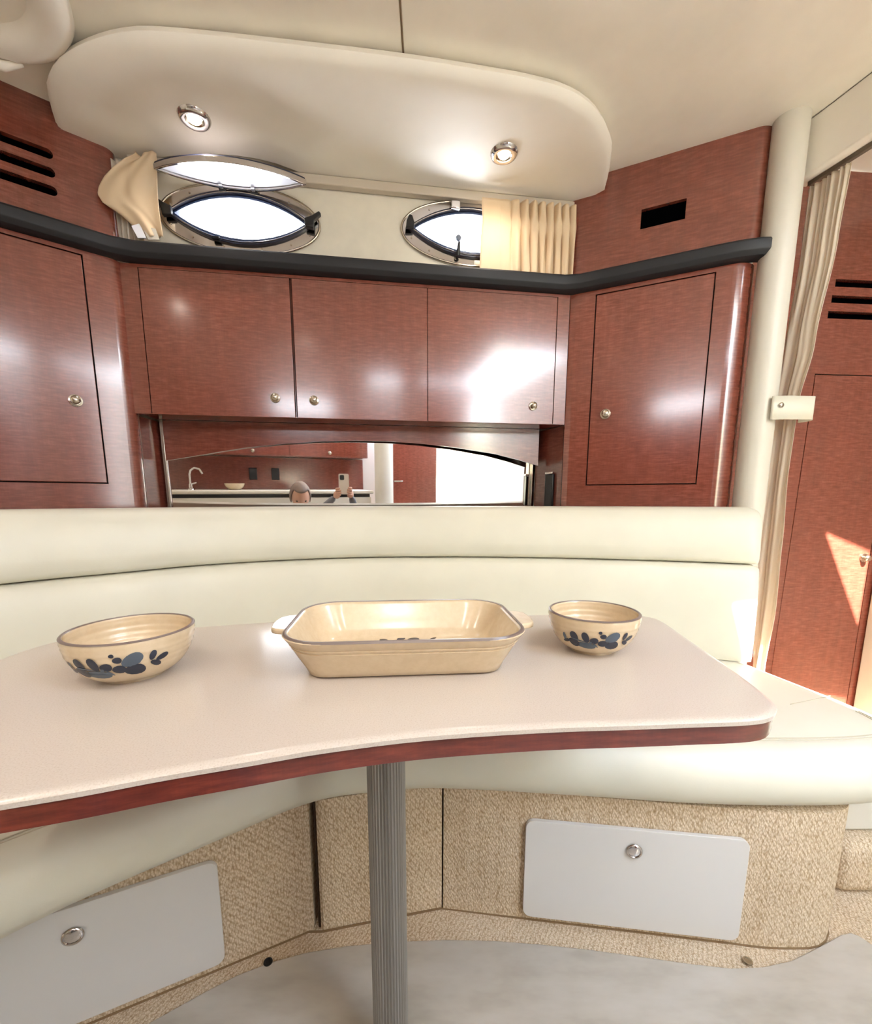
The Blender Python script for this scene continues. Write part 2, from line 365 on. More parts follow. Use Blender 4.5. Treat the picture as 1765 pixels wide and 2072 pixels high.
# ------------------------------------------------------------------ ceiling spotlights
def spot(x, y, label, z=1.905, group=None, power=1.0):
    t = thing('ceiling_spotlight', label, 'light', Matrix.Translation((x, y, z)), group)
    obj('bezel', lathe(B(), [(0.022, -0.001), (0.023, -0.008), (0.030, -0.010), (0.037, -0.006), (0.040, 0.0), (0.036, 0.001)], 36), CHROME, t, smooth=60)
    obj('reflector', lathe(B(), [(0.0225, -0.006), (0.019, -0.0035), (0.013, -0.002), (0.0, -0.0015)], 24), NICKEL, t, smooth=60)
    obj('bulb', lathe(B(), [(0.0, -0.0022), (0.013, -0.0024), (0.0165, -0.0045), (0.013, -0.0085), (0.0, -0.0105)], 24), BULB, t, smooth=60)
    l = bpy.data.lights.new('lamp', 'SPOT'); l.energy = LAMP_W * power; l.color = (1.0, 0.90, 0.80); l.spot_size = math.radians(150); l.spot_blend = 0.8; l.shadow_soft_size = 0.016
    lo = bpy.data.objects.new('lamp', l); COL.objects.link(lo); lo.parent = t; lo.location = (0, 0, -0.014)
    return t
spot(-0.616, 1.295, 'chrome ringed round spotlight above the open portlight on the left of the soffit')
spot(0.205, 1.412, 'chrome ringed round spotlight above the pleated curtain on the right of the soffit')
for x, y, where in ((-1.0, 0.2, 'at the left hull side beside the table end'), (-0.35, -0.15, 'just above the kneeling person'), (-1.1, -0.9, 'over the galley tap'), (0.45, -0.15, 'between the table and the companionway'), (-0.15, -1.0, 'over the middle of the galley worktop'), (0.05, -0.55, 'nearest the galley pillar')):  # unseen lamps added for warm fill light
    spot(x, y, 'small round ceiling spotlight added for fill behind the viewer, ' + where, CEIL, 'added fill spotlights behind the viewer', 2.2)

# ------------------------------------------------------------------ corner cabinets (lower)
def door_set(parent, s0, s1, z0, z1, kx, kz, gap=0.0035, label=None):
    d = obj('door', prism(B(), [rect(s0 + gap, s1 - gap, z0 + gap, z1 - gap)], -0.0015, 0.016, 'y'), WOOD, parent, bevel=0.0012)
    obj('knob', front_lathe(KNOB, (kx, -0.0015, kz)), NICKEL, d, smooth=50)
    return d
def arc(cx, cy, r, a0, a1, n=10): return [(cx + r * math.cos(math.radians(a0 + (a1 - a0) * i / n)), cy + r * math.sin(math.radians(a0 + (a1 - a0) * i / n))) for i in range(n + 1)]
CZ0, CZ1 = 0.895, 1.612
# right
rc = thing('corner_cabinet', 'glossy sapele corner cabinet between overhead locker and cream pillar, single door with knob', 'cabinet', F_RIGHT)
bm = prism(B(), [rect(0.02, 0.462, CZ0, CZ1), rect(0.082, 0.420, 0.977, 1.599)], 0.0, 0.018, 'y')
prism(bm, [[(0.462, 0.0)] + arc(0.462, 0.060, 0.060, -90, -15) + [(0.515, 0.10), (0.462, 0.10)]], CZ0, CZ1)
prism(bm, [[(0.0185, 0.0)] + [(0.0, 0.004), (-0.004, 0.012), (0.0, 0.10), (0.02, 0.10), (0.02, 0.0)]], CZ0, CZ1)
obj('carcass', bm, WOOD, rc, smooth=35)
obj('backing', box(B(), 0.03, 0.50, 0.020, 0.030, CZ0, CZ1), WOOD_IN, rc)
door_set(rc, 0.082, 0.420, 0.977, 1.599, 0.134, 1.215)
# left
lc = thing('corner_cabinet', 'glossy sapele corner cabinet at the left edge, door mirrored with bright window glare', 'cabinet', F_LEFT)
bm = prism(B(), [rect(-0.62, -0.045, CZ0, CZ1), rect(-0.52, -0.104, 0.975, 1.601)], 0.0, 0.018, 'y')
prism(bm, [[(-0.045, 0.0)] + arc(-0.045, 0.040, 0.040, -90, -5) + [(-0.005, 0.14), (-0.045, 0.14)]], CZ0, CZ1)
obj('carcass', bm, WOOD, lc, smooth=35)
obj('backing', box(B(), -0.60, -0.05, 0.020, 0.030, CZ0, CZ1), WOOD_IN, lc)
door_set(lc, -0.52, -0.104, 0.975, 1.601, -0.158, 1.206)
# upper panels
UZ0 = 1.655
ru = thing('upper_panel', 'sapele panel above the rail beside the pillar, with one black rectangular recess', 'wood panel', F_RIGHT)
bm = prism(B(), [rect(-0.008, 0.49, UZ0, CEIL), rect(0.203, 0.326, 1.770, 1.826)], 0.012, 0.028, 'y')
prism(bm, [[(0.49, 0.012)] + arc(0.49, 0.062, 0.050, -90, -20) + [(0.53, 0.10), (0.49, 0.10)]], UZ0, CEIL)
obj('panel_board', bm, WOOD, ru, smooth=35)
obj('recess_box', box(B(), 0.19, 0.34, 0.026, 0.034, 1.76, 1.835), VENTB, ru)
lu = thing('upper_panel', 'sapele panel above the rail at the left edge, with three long black air slots', 'wood panel', F_LEFT)
slot = lambda z: rrect(-0.36, -0.142, z - 0.0118, z + 0.0118, 0.0115, 5)
bm = prism(B(), [rect(-0.62, -0.03, UZ0, CEIL), slot(1.833), slot(1.789), slot(1.745)], 0.012, 0.028, 'y')
prism(bm, [[(-0.03, 0.012)] + arc(-0.03, 0.042, 0.030, -90, -10) + [(0.0, 0.10), (-0.03, 0.10)]], UZ0, CEIL)
obj('panel_board', bm, WOOD, lu, smooth=35)
obj('slot_backing', box(B(), -0.40, -0.10, 0.030, 0.034, 1.71, 1.87), VENTB, lu)

# ------------------------------------------------------------------ overhead locker row
oc = thing('overhead_locker', 'long glossy sapele overhead locker with three flush doors under the black rail', 'cabinet', F_BACK)
OZ0, OZ1 = 1.190, 1.612
bm = prism(B(), [rect(-0.030, LB - 0.001, OZ0, OZ1), rect(0.026, 0.4585, OZ0 + 0.002, 1.603), rect(0.4595, 0.885, OZ0 + 0.002, 1.603), rect(0.886, 1.332, OZ0 + 0.002, 1.603)], 0.0, 0.016, 'y')
box(bm, -0.006, LB - 0.004, 0.03, 0.11, OZ0 + 0.001, OZ1)
obj('carcass', bm, WOOD, oc)
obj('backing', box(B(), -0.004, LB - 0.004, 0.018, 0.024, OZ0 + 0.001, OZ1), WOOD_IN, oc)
for s0, s1, kx, kz, g in ((0.026, 0.4585, 0.396, 1.248, 0.0028), (0.4595, 0.885, 0.516, 1.244, 0.0028), (0.886, 1.332, 1.255, 1.249, 0.0012)):
    d = obj('door', prism(B(), [rect(s0 + (g if s0 < 0.8 else 0.0008), s1 - (g if s1 < 0.8 or s1 > 1 else 0.0006) - (0.002 if s1 > 1 else 0), OZ0 - 0.001, 1.6015)], -0.002, 0.014, 'y'), WOOD, oc, bevel=0.001)
    obj('knob', front_lathe([(r * 0.9, h * 0.9) for r, h in KNOB], (kx, -0.002, kz)), NICKEL, d, smooth=50)

# ------------------------------------------------------------------ black shelf rail wrapping the three cabinets
pr = [(-0.026, 1.617), (-0.0345, 1.6265), (-0.036, 1.631), (-0.036, 1.653), (-0.0335, 1.6575), (-0.029, 1.660), (0.0, 1.660), (0.011, 1.660), (0.011, 1.6135), (-0.001, 1.6135), (-0.020, 1.6145)]
def railpath():
    dr = Vector((math.cos(A_R), math.sin(A_R))); dl = Vector((math.cos(A_L), math.sin(A_L)))
    P = [(BL - dl * 0.66), (BL - dl * 0.30)] + [BL - dl * (0.07 - 0.0) ] + [BL - dl * 0.035 + db * 0.0, BL + db * 0.035] + [BL + db * 0.10, BR - db * 0.10, BR - db * 0.03, BR + dr * 0.03, BR + dr * 0.10, BR + dr * 0.44]
    nr = Vector((-dr.y, dr.x)); P += [BR + dr * 0.475 + nr * 0.002, BR + dr * 0.515 + nr * 0.010, BR + dr * 0.548 + nr * 0.024]
    return [Vector((p.x, p.y, 0)) for p in P]
RP = railpath(); bm = B(); rows = []
for i, p in enumerate(RP):
    a = (RP[i] - RP[i - 1]).normalized() if i > 0 else (RP[1] - RP[0]).normalized()
    c = (RP[i + 1] - RP[i]).normalized() if i < len(RP) - 1 else a
    t = (a + c).normalized(); nrm = Vector((-t.y, t.x, 0)); k = 1 / max(0.6, t.dot(a))
    rows.append([p + nrm * (o * k) + Vector((0, 0, z)) for o, z in pr])
V = grid(bm, rows, False, True); cap(bm, V[0]); cap(bm, V[-1])
setp(obj('shelf_rail', bm, BLACK, smooth=25), 'black padded shelf rail running above all the cabinet doors', 'rail')
# ------------------------------------------------------------------ alcove: valance, mirror, returns, switch
pts = [(0.006, 1.190), (0.006, 1.058), (0.09, 1.073), (0.18, 1.090), (0.271, 1.106), (0.40, 1.121), (0.52, 1.131), (0.64, 1.136), (0.76, 1.136), (0.88, 1.130), (1.0, 1.119), (1.154, 1.098), (1.25, 1.077), (1.327, 1.056), (1.327, 1.190)]
al = thing('mirror_valance', 'dark sapele valance board with arched lower edge above the long mirror', 'trim board', F_BACK)
obj('board', prism(B(), [pts], 0.112, 0.122, 'y'), WOOD, al)
mt = frame(0, 0, 0)
mi = thing('wall_mirror', 'long frameless mirror behind the seat back, reflecting the galley', 'mirror', F_BACK @ Matrix.Translation((0.66, 0.150, 1.03)) @ Matrix.Rotation(math.radians(2.6), 4, 'Z') @ Matrix.Rotation(math.radians(1.1), 4, 'X'))
obj('glass', box(B(), -0.66, 0.68, -0.003, 0.003, -0.15, 0.16), MIRROR, mi)
for xx in (-0.657, 0.663):
    obj('edge_trim', box(B(), xx - 0.005, xx + 0.005, -0.008, -0.0031, -0.15, 0.16), NICKEL, mi, bevel=0.001)
ret = thing('alcove_return', 'sapele side return at the left end of the mirror alcove', 'wood panel')
def plate(name, p0, p1, z0, z1, mat, parent=None, t=0.012):
    d = Vector((p1[0] - p0[0], p1[1] - p0[1])); return obj(name, box(B(), 0, d.length, 0, t, z0, z1), mat, parent, mw=frame(p0[0], p0[1], math.atan2(d.y, d.x)))
l0 = F_LEFT @ Vector((-0.005, 0.045, 0)); l1 = F_BACK @ Vector((-0.004, 0.165, 0))
plate('return_board', l1, l0, CZ0, OZ0 - 0.002, WOOD, ret, -0.010)
ret2 = thing('alcove_return', 'dark sapele side return at the right end of the mirror alcove, carrying the black switch', 'wood panel')
r0 = F_RIGHT @ Vector((-0.004, 0.012, 0)); r1 = F_BACK @ Vector((1.338, 0.165, 0))
plate('return_board', r1, r0, CZ0, OZ0 - 0.002, WOOD, ret2, 0.010)
d = Vector((r0.x - r1.x, r0.y - r1.y)).normalized(); q = Vector((r1.x, r1.y)) + d * 0.075
FS = frame(q.x, q.y, math.atan2(d.y, d.x))
sw = thing('switch_panel', 'tall narrow black switch strip on the alcove side beside the mirror', 'switch', FS)
obj('plate', box(B(), 0, 0.045, -0.010, -0.0005, 0.90, 1.022), BPLAST, sw, bevel=0.002)
obj('top_cap', box(B(), 0.001, 0.044, -0.0125, -0.001, 1.0225, 1.030), CHROME, sw, bevel=0.001)
setp(obj('alcove_shelf', box(B(), 0.0, 1.36, 0.0, 0.175, 0.870, 0.885), WOOD, mw=F_BACK), 'sapele ledge hidden behind the seat back below the mirror', 'shelf')

# ------------------------------------------------------------------ portlights (windows)
def portlight(n, cx, cz, opened):
    wd = setp(bpy.data.objects.new('window_%d' % n, None), 'eye-shaped portlight in a polished steel flange, ' + ('its sash swung up open' if opened else 'half behind the pleated curtain'), kind='structure'); COL.objects.link(wd); wd.matrix_world = F_BACK @ Matrix.Translation((cx, 0, cz))
    fl = prism(B(), [ellipse(0, 0, 0.230, 0.093, 64), eye(0, 0, EA + 0.012, EB + 0.010)], 0.034, 0.0399, 'y')
    obj('flange', fl, CHROME, wd, bevel=0.002)
    rows = []
    for i in range(64):
        a = 2 * math.pi * i / 64; rows.append((0.232 * math.cos(a), 0.0365, 0.095 * math.sin(a)))
    obj('flange_rim', tube(B(), rows, 0.0042, 8, True), NICKEL, wd, smooth=60)
    obj('gasket', prism(B(), [eye(0, 0, EA + 0.014, EB + 0.012), eye(0, 0, EA + 0.001, EB + 0.001)], 0.024, 0.0398, 'y'), GASKET, wd, bevel=0.002)
    obj('inner_bead', tube(B(), [(x, 0.024, z) for x, z in eye(0, 0, EA + 0.007, EB + 0.006)], 0.0022, 6, True), CHROME, wd, smooth=60)
    obj('liner', prism(B(), [eye(0, 0, EA - 0.0005, EB - 0.0005), eye(0, 0, EA - 0.008, EB - 0.006)], 0.030, 0.085, 'y'), newmat('blue_black_liner', srgb(44, 62, 96), 0.35), wd)
    for a in (20, 48, 75, 105, 132, 160, 200, 228, 255, 285, 312, 340):
        t = math.radians(a); obj('screw', front_lathe([(0, 0), (0.0032, 0), (0.0028, 0.0016), (0, 0.002)], (0.214 * math.cos(t), 0.034, 0.080 * math.sin(t)), 10), NICKEL, wd, smooth=50)
    if not opened:
        obj('pane', prism(B(), [eye(0, 0, EA - 0.009, EB - 0.007)], 0.050, 0.054, 'y'), GLASS, wd)
        for kx in (-0.206, 0.206): 
            obj('latch', prism(B(), [[(kx - 0.014, -0.010), (kx + 0.012, -0.008), (kx + 0.012, 0.008), (kx + 0.006, 0.026), (kx - 0.004, 0.028), (kx - 0.012, 0.010)]], 0.010, 0.024, 'y'), BPLAST, wd, bevel=0.002)
        bm = tube(B(), [(-0.050, 0.020, -0.074), (-0.050, 0.012, -0.058), (-0.049, 0.008, -0.040)], [0.008, 0.006, 0.004], 10)
        obj('dog_lever', bm, BPLAST, wd, smooth=50)
        obj('dog_knob', front_lathe([(0, 0), (0.008, 0), (0.010, 0.004), (0.008, 0.009), (0, 0.010)], (-0.048, 0.030, -0.020), 16), newmat('grey_dog_knob', srgb(70, 80, 95), 0.5), wd, smooth=50)
        obj('hinge', box(B(), -0.075, -0.045, 0.012, 0.030, 0.058, 0.082), CHROME, wd, bevel=0.003)
    else:
        for kx, f in ((0.206, 1), (-0.206, -1)):
            obj('latch', prism(B(), [[(kx - f * 0.016, -0.014), (kx + f * 0.010, -0.018), (kx + f * 0.012, 0.004), (kx + f * 0.034, 0.024), (kx + f * 0.028, 0.031), (kx + f * 0.004, 0.016), (kx - f * 0.016, 0.008)]], 0.010, 0.026, 'y'), BPLAST, wd, bevel=0.002)
        for kx in (-0.045, 0.045):
            obj('hinge', tube(B(), [(kx - 0.010, 0.022, 0.071), (kx + 0.010, 0.022, 0.071)], 0.006, 12), BPLAST, wd, smooth=50)
        obj('bottom_latch', box(B(), -0.085, -0.062, 0.014, 0.028, -0.070, -0.060), BPLAST, wd, bevel=0.003)
        # sash swung up and inwards, nearly level below the notch of the soffit
        S = Matrix.Translation((0, 0.018, 0.078)) @ Matrix.Rotation(math.radians(97), 4, 'X')
        ey = lambda a, b_: [(x, z + 0.066) for x, z in eye(0, 0, a, b_)]
        def xf(bm): bmesh.ops.transform(bm, matrix=S, verts=bm.verts); return bm
        sash = obj('sash', xf(prism(B(), [ey(EA + 0.010, EB + 0.008), ey(EA - 0.003, EB - 0.003)], -0.008, 0.006, 'y')), CHROME, wd, bevel=0.002)
        obj('sash_pane', xf(prism(B(), [ey(EA - 0.004, EB - 0.004)], -0.002, 0.002, 'y')), newmat('sash_glass', srgb(235, 235, 248), 0.06, coat=0.5, spec=0.9), sash)
        obj('sash_gasket', xf(tube(B(), [(x, 0.0075, z) for x, z in ey(EA + 0.004, EB + 0.003)], 0.003, 6, True)), GASKET, sash)
        for kx in (-0.045, 0.045): obj('hinge_arm', xf(box(B(), kx - 0.005, kx + 0.005, -0.010, -0.006, -0.012, 0.02)), CHROME, sash)
    return wd
portlight(1, *EY[0], True); portlight(2, *EY[1], False)

# ------------------------------------------------------------------ window curtains
def pleated(name, mw, mat, width, zt, zb, nf, label, cat='curtain', ytop=0.0, amp=0.010, side=None, drift=0.0, thick=0.0012):
    bm = B(); rows = []; nu, nv = nf * 14, 28
    ph = [random.uniform(-0.5, 0.5) for _ in range(nf + 2)]
    for j in range(nv + 1):
        v = j / nv; row = []
        for i in range(nu + 1):
            u = i / nu; x, w_ = side(u, v) if side else (u * width, 1.0)
            k = int(u * nf); p = u * nf * 2 * math.pi + ph[k] * v * 1.3 + drift * v * 2
            pinch = math.exp(-((v - 0.32) / 0.12) ** 2)
            y = (math.sin(p) * (1 - 0.55 * max(0, (v - 0.35)) ) + 0.75 * max(0, v - 0.3) * math.sin(0.5 * p + 2.5 * v + 1)) * amp * (1 - 0.45 * pinch) * w_ + 0.15 * amp * math.sin(2.3 * p + 4 * v) * w_
            row.append((x + 0.0035 * math.cos(p) * (1 + 1.2 * pinch), ytop + y, zt + (zb - zt) * v + 0.002 * math.sin(p) * v))
        rows.append(row)
    grid(bm, rows)
    o = obj(name, bm, mat, mw=mw, smooth=180); md = o.modifiers.new('t', 'SOLIDIFY'); md.thickness = thick
    return setp(o, label, cat) if label else o
# right window: smooth leading edge then pleats
def sideR(u, v):
    x = 1.057 + 0.318 * (u ** 0.78); return x, min(1, max(0.0, (u - 0.16) / 0.2) + 0.05 + 0.35 * v * u)
pleated('window_curtain', F_BACK, CLOTH, 0.32, 1.876, 1.664, 10, 'pleated beige window curtain drawn over the right half of the right portlight', side=sideR, ytop=-0.006, amp=0.012, drift=-0.8)
# left window: bunched and flipped outward over a few pleats
cl = thing('window_curtain', 'bunched beige window curtain folded back beside the open left portlight', 'curtain', F_BACK)
bm = B(); rows = []
for j in range(25):
    v = j / 24; row = []
    for i in range(57):
        u = i / 56; row.append((-0.030 + 0.085 * u, 0.014 + 0.007 * math.sin(u * 6 * 2 * math.pi + v), 1.885 - 0.22 * v))
    rows.append(row)
grid(bm, rows); o = obj('pleats', bm, CLOTH2, cl, smooth=180); o.modifiers.new('t', 'SOLIDIFY').thickness = 0.001
bm = B(); rows = []
# outline of the flipped flap: left and right boundaries at heights
LBN = [(1.885, 0.052), (1.870, 0.028), (1.845, 0.003), (1.815, -0.022), (1.785, -0.040), (1.768, -0.045), (1.750, -0.036), (1.725, 0.006), (1.700, 0.036), (1.680, 0.058)]
for j in range(41):
    v = j / 40; z = 1.895 - (1.895 - 1.680) * v
    for k in range(len(LBN) - 1):
        if LBN[k][0] >= z >= LBN[k + 1][0]:
            f = (LBN[k][0] - z) / (LBN[k][0] - LBN[k + 1][0]); xl = LBN[k][1] * (1 - f) + LBN[k + 1][1] * f; break
    else: xl = 0.056
    xr = 0.111 - 0.004 * math.sin(v * 3); row = []
    for i in range(41):
        u = i / 40; x = xl + (xr - xl) * u
        fold = 0.010 * math.sin(u * 7.5 + 2.2 * v * (1 - u)) * (1 - u) + 0.0035 * math.sin(13 * u + 5 * v) + 0.006 * max(0, math.sin(9 * (u - 0.55 * v) )) ** 3 * v
        row.append((x, -0.014 - 0.030 * math.sin(math.pi * min(1, v * 1.05)) * (1 - 0.75 * u) + fold, z - 0.004 * math.sin(u * 6)))
    rows.append(row)
grid(bm, rows); o = obj('folded_flap', bm, CLOTH, cl, smooth=180); o.modifiers.new('t', 'SOLIDIFY').thickness = 0.0015
obj('tape_tab', prism(B(), [[(0.030, 1.700), (0.052, 1.708), (0.066, 1.672), (0.044, 1.670)]], -0.022, -0.018, 'y'), newmat('white_tape', srgb(225, 228, 240), 0.6), cl)
obj('tape_tab', prism(B(), [[(0.056, 1.704), (0.092, 1.700), (0.100, 1.672), (0.070, 1.670)]], -0.018, -0.015, 'y'), PAINT, cl)

# ------------------------------------------------------------------ pillar, header beam, locker, doorway curtain
setp(obj('trim_1', lathe(B(), [(0.043, 0.0), (0.043, CEIL)], 48, (0.988, 1.374, 0)), PAINT, smooth=60), 'round cream pillar at the end of the cabinets', kind='structure')
BD = Vector((0.26, -0.966)); FB = frame(1.030, 1.405, math.atan2(BD.y, BD.x))
bmh = thing('header_beam', 'cream padded header beam over the aisle, running from the pillar overhead', 'beam', FB)
obj('beam_face', prism(B(), [[(0.0, 1.822), (0.0, CEIL), (0.08, CEIL), (0.08, 1.8385), (0.036, 1.8385), (0.032, 1.822), (0.022, 1.814), (0.008, 1.814)]], -0.02, 0.74, 'x'), SOFFIT, bmh, bevel=0.003)
obj('curtain_track', box(B(), 0.0, 0.72, 0.060, 0.074, 1.826, 1.838), newmat('track_brown', srgb(110, 100, 88), 0.5), bmh, bevel=0.002)
# hanging locker behind the aisle
hl = thing('hanging_locker', 'tall sapele hanging locker beyond the doorway curtain with three black louvre slots', 'cabinet', F_LOCK)
vz = (1.631, 1.582, 1.534); vx = (-0.042, -0.048, -0.054)
loops = [rect(-0.60, 0.272, 0.0, 1.955), rect(-0.100, 0.242, 0.10, 1.348)] + [rect(vx[i], 0.20, vz[i] - 0.0115, vz[i] + 0.0115) for i in range(3)]
obj('carcass', prism(B(), loops, 0.0, 0.018, 'y'), WOOD, hl)
obj('slot_backing', box(B(), -0.10, 0.24, 0.020, 0.026, 1.50, 1.66), VENTB, hl)
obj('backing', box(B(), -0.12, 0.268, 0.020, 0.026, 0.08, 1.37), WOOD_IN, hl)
bmd = prism(B(), [[(-0.097, 0.103), (0.238, 0.103), (0.238, 1.345), (-0.070, 1.345)]], -0.001, 0.016, 'y')
d = obj('door', bmd, WOOD, hl, bevel=0.001)
bmf = prism(B(), [[(-0.1005, 0.10), (-0.0975, 0.10), (-0.0725, 1.348), (-0.1005, 1.348)]], 0.0, 0.016, 'y'); obj('door_stile', bmf, WOOD, hl)
obj('knob', front_lathe(KNOB, (0.214, -0.001, 0.718)), NICKEL, d, smooth=50)
setp(obj('trim_2', box(B(), 1.628, 1.639, 1.50, 1.578, 0.0, CEIL), PAINT, bevel=0.004), 'cream corner post at the right of the hanging locker', kind='structure')
# curtain tied back to the pillar
FC = frame(1.090, 1.405, math.atan2(-0.966, 0.26))
def W(z):      # (left s, right s) of the gathered cloth at height z
    T = [(1.818, -0.012, 0.100), (1.64, -0.013, 0.092), (1.38, -0.024, 0.068), (1.20, -0.030, 0.042), (1.02, -0.024, 0.040), (0.79, -0.026, 0.050), (0.58, -0.022, 0.056), (0.38, -0.004, 0.045), (0.30, 0.0, 0.04)]
    for i in range(len(T) - 1):
        if T[i][0] >= z >= T[i + 1][0]:
            f = (T[i][0] - z) / (T[i][0] - T[i + 1][0]); f = f * f * (3 - 2 * f); return T[i][1] * (1 - f) + T[i + 1][1] * f, T[i][2] * (1 - f) + T[i + 1][2] * f
    return T[-1][1:]
dc = thing('doorway_curtain', 'long cream doorway curtain gathered beside the pillar', 'curtain', FC)
bm = B(); rows = []; nu = 130
for j in range(121):
    z = 1.816 - (1.816 - 0.31) * j / 120; a, b_ = W(z); row = []; v = j / 120
    top = max(0.0, 1 - v / 0.30); tie = math.exp(-((z - 1.19) / 0.16) ** 2); low = max(0.0, (v - 0.45) / 0.55)
    for i in range(nu + 1):
        u = i / nu
        q = u + 0.9 * v * (1 - u) * (0.5 if v < 0.42 else 0.42)                       # folds sweep towards the tie
        y = 0.0050 * math.sin(2 * math.pi * 7.5 * u) * top ** 0.8 + 0.0055 * (1 - 0.75 * top) * math.sin(2 * math.pi * 2.6 * q + 0.6) + 0.0018 * math.sin(2 * math.pi * 6.1 * q + 5 * v)
        y += 0.010 * low * math.sin(math.pi * u) * math.sin(9 * v + 2 * u)
        row.append((a + (b_ - a) * (u + 0.02 * math.cos(2 * math.pi * 2.6 * q)), y * (1 - 0.35 * tie), z))
    rows.append(row)
grid(bm, rows); o = obj('cloth', bm, CLOTH2, dc, smooth=180); o.modifiers.new('t', 'SOLIDIFY').thickness = 0.0012
st = thing('curtain_tieback', 'short cream vinyl strap with a snap holding the doorway curtain', 'strap')
p0 = Vector((0.9815, 1.3225)); 
bm = B(); rows = []
path = spline([(0.985, 1.3215, 0), (1.000, 1.3175, 0), (1.025, 1.315, 0), (1.060, 1.317, 0), (1.095, 1.319, 0), (1.108, 1.322, 0), (1.120, 1.345, 0), (1.112, 1.375, 0)], 24)
for p in path: rows.append([p + Vector((0, 0, 1.159)), p + Vector((0, 0, 1.224))])
grid(bm, rows); o = obj('strap', bm, SEAT, st, smooth=60); md = o.modifiers.new('t', 'SOLIDIFY'); md.thickness = 0.004; md.offset = 0
obj('snap', lathe(B(), [(0, 0), (0.0065, 0), (0.0075, 0.002), (0.005, 0.004), (0, 0.005)], 18, M=Matrix.Translation((1.007, 1.3135, 1.198)) @ Matrix.Rotation(math.pi / 2, 4, 'X')), NICKEL, st, smooth=50)

# ------------------------------------------------------------------ padded hatch surround at the top left
hs = thing('hatch_surround', 'rounded cream padded hatch surround on the ceiling at the top left corner', 'hatch', Matrix.Translation((-0.93, 1.005, CEIL)))
ring = [(0.175 * math.cos(t) , 0.175 * math.sin(t), -0.022) for t in [2 * math.pi * i / 64 for i in range(64)]]
bm = B(); rows = []
for i in range(64):
    t = 2 * math.pi * i / 64; c, s = math.cos(t), math.sin(t)
    rows.append([(r * c, r * s, z) for r, z in ((0.188, 0.0), (0.190, -0.014), (0.182, -0.028), (0.165, -0.036), (0.140, -0.034), (0.120, -0.024), (0.112, -0.010), (0.110, 0.0))])
grid(bm, rows, True, False); obj('padded_ring', bm, SOFFIT, hs, smooth=60)
obj('hatch_shade', lathe(B(), [(0, -0.012), (0.06, -0.012), (0.112, -0.010)], 40), HEADLINER, hs, smooth=60)
obj('pull_tab', tube(B(), [(-0.12, 0.13, -0.045), (-0.060, 0.170, -0.042), (-0.030, 0.187, -0.024)], [0.009, 0.010, 0.005], 10), SOFFIT, hs, smooth=60)

# ------------------------------------------------------------------ settee: base, cushions, backrest
sb = thing('settee_base', 'beige carpeted curved settee base under the seat cushion', 'seat base')
L0 = Vector((-0.616, 0.642)); dL = Vector((-0.254 + 0.616, 0.817 - 0.642)).normalized()
R0 = Vector((0.023, 0.864)); dR = Vector((0.633 - 0.023, 0.785 - 0.864)).normalized()
def loft(name, path, z0, z1, mat, parent, back=0.10, edge=0.008, close_back=None):
    """carpet wall standing on a plan path, rounded at its ends"""
    bm = B(); out = [Vector((p[0], p[1])) for p in path]
    rows = [[(p.x, p.y, z0) for p in out], [(p.x, p.y, z1) for p in out]]
    bk = [p + Vector((0.0, back)) for p in out] if close_back is None else [Vector(q) for q in close_back]
    loop = [(p.x, p.y) for p in out] + [(p.x, p.y) for p in reversed(bk)]
    prism(bm, [loop], z0, z1); return obj(name, bm, mat, parent, smooth=35)
BT = 0.315
lp = [L0 - dL * 0.55, L0 - dL * 0.2, L0 + dL * 0.12, L0 + dL * 0.385] 
e = L0 + dL * 0.392
loft('base_panel', [tuple(p) for p in lp] + [(e.x + 0.004, e.y + 0.006), (e.x + 0.004, e.y + 0.03)], 0.0, BT, CARPET, sb)
m0 = (-0.246, 0.812); m1 = (0.0215, 0.866)
loft('base_panel', [(m0[0], m0[1] + 0.02), (m0[0] + 0.003, m0[1] + 0.004), (m0[0] + 0.010, m0[1])] + [(m0[0] + (m1[0] - m0[0]) * t, m0[1] + (m1[1] - m0[1]) * t) for t in (0.25, 0.5, 0.75, 1.0)], 0.0, BT, CARPET, sb)
rp_ = [tuple(R0 + dR * t) for t in (0.002, 0.2, 0.4, 0.62)] + [(0.70, 0.776), (0.78, 0.775)]
cr = [(0.815, 0.780), (0.845, 0.796), (0.870, 0.822), (0.886, 0.86), (0.900, 0.92), (0.920, 1.05), (0.930, 1.20)]
pth = [(p.x, p.y) for p in spline([(a, b_, 0) for a, b_ in rp_[3:] + cr], 26)]
loft('base_panel', rp_[:3] + pth + [(0.02, 1.24)], 0.0, BT, CARPET, sb, close_back=[])
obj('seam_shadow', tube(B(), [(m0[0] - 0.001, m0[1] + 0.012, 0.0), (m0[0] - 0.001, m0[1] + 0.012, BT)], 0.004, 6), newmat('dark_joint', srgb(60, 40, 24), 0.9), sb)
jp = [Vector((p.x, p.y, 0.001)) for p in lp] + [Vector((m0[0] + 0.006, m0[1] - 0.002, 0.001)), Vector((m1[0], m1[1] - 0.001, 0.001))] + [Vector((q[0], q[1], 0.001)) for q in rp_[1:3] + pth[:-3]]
obj('seam_shade_line', tube(B(), jp, 0.0026, 6), newmat('brown_seam_shade', srgb(120, 96, 68), 0.95), sb)  # dark tube along the foot seam, contact shade put into its colour
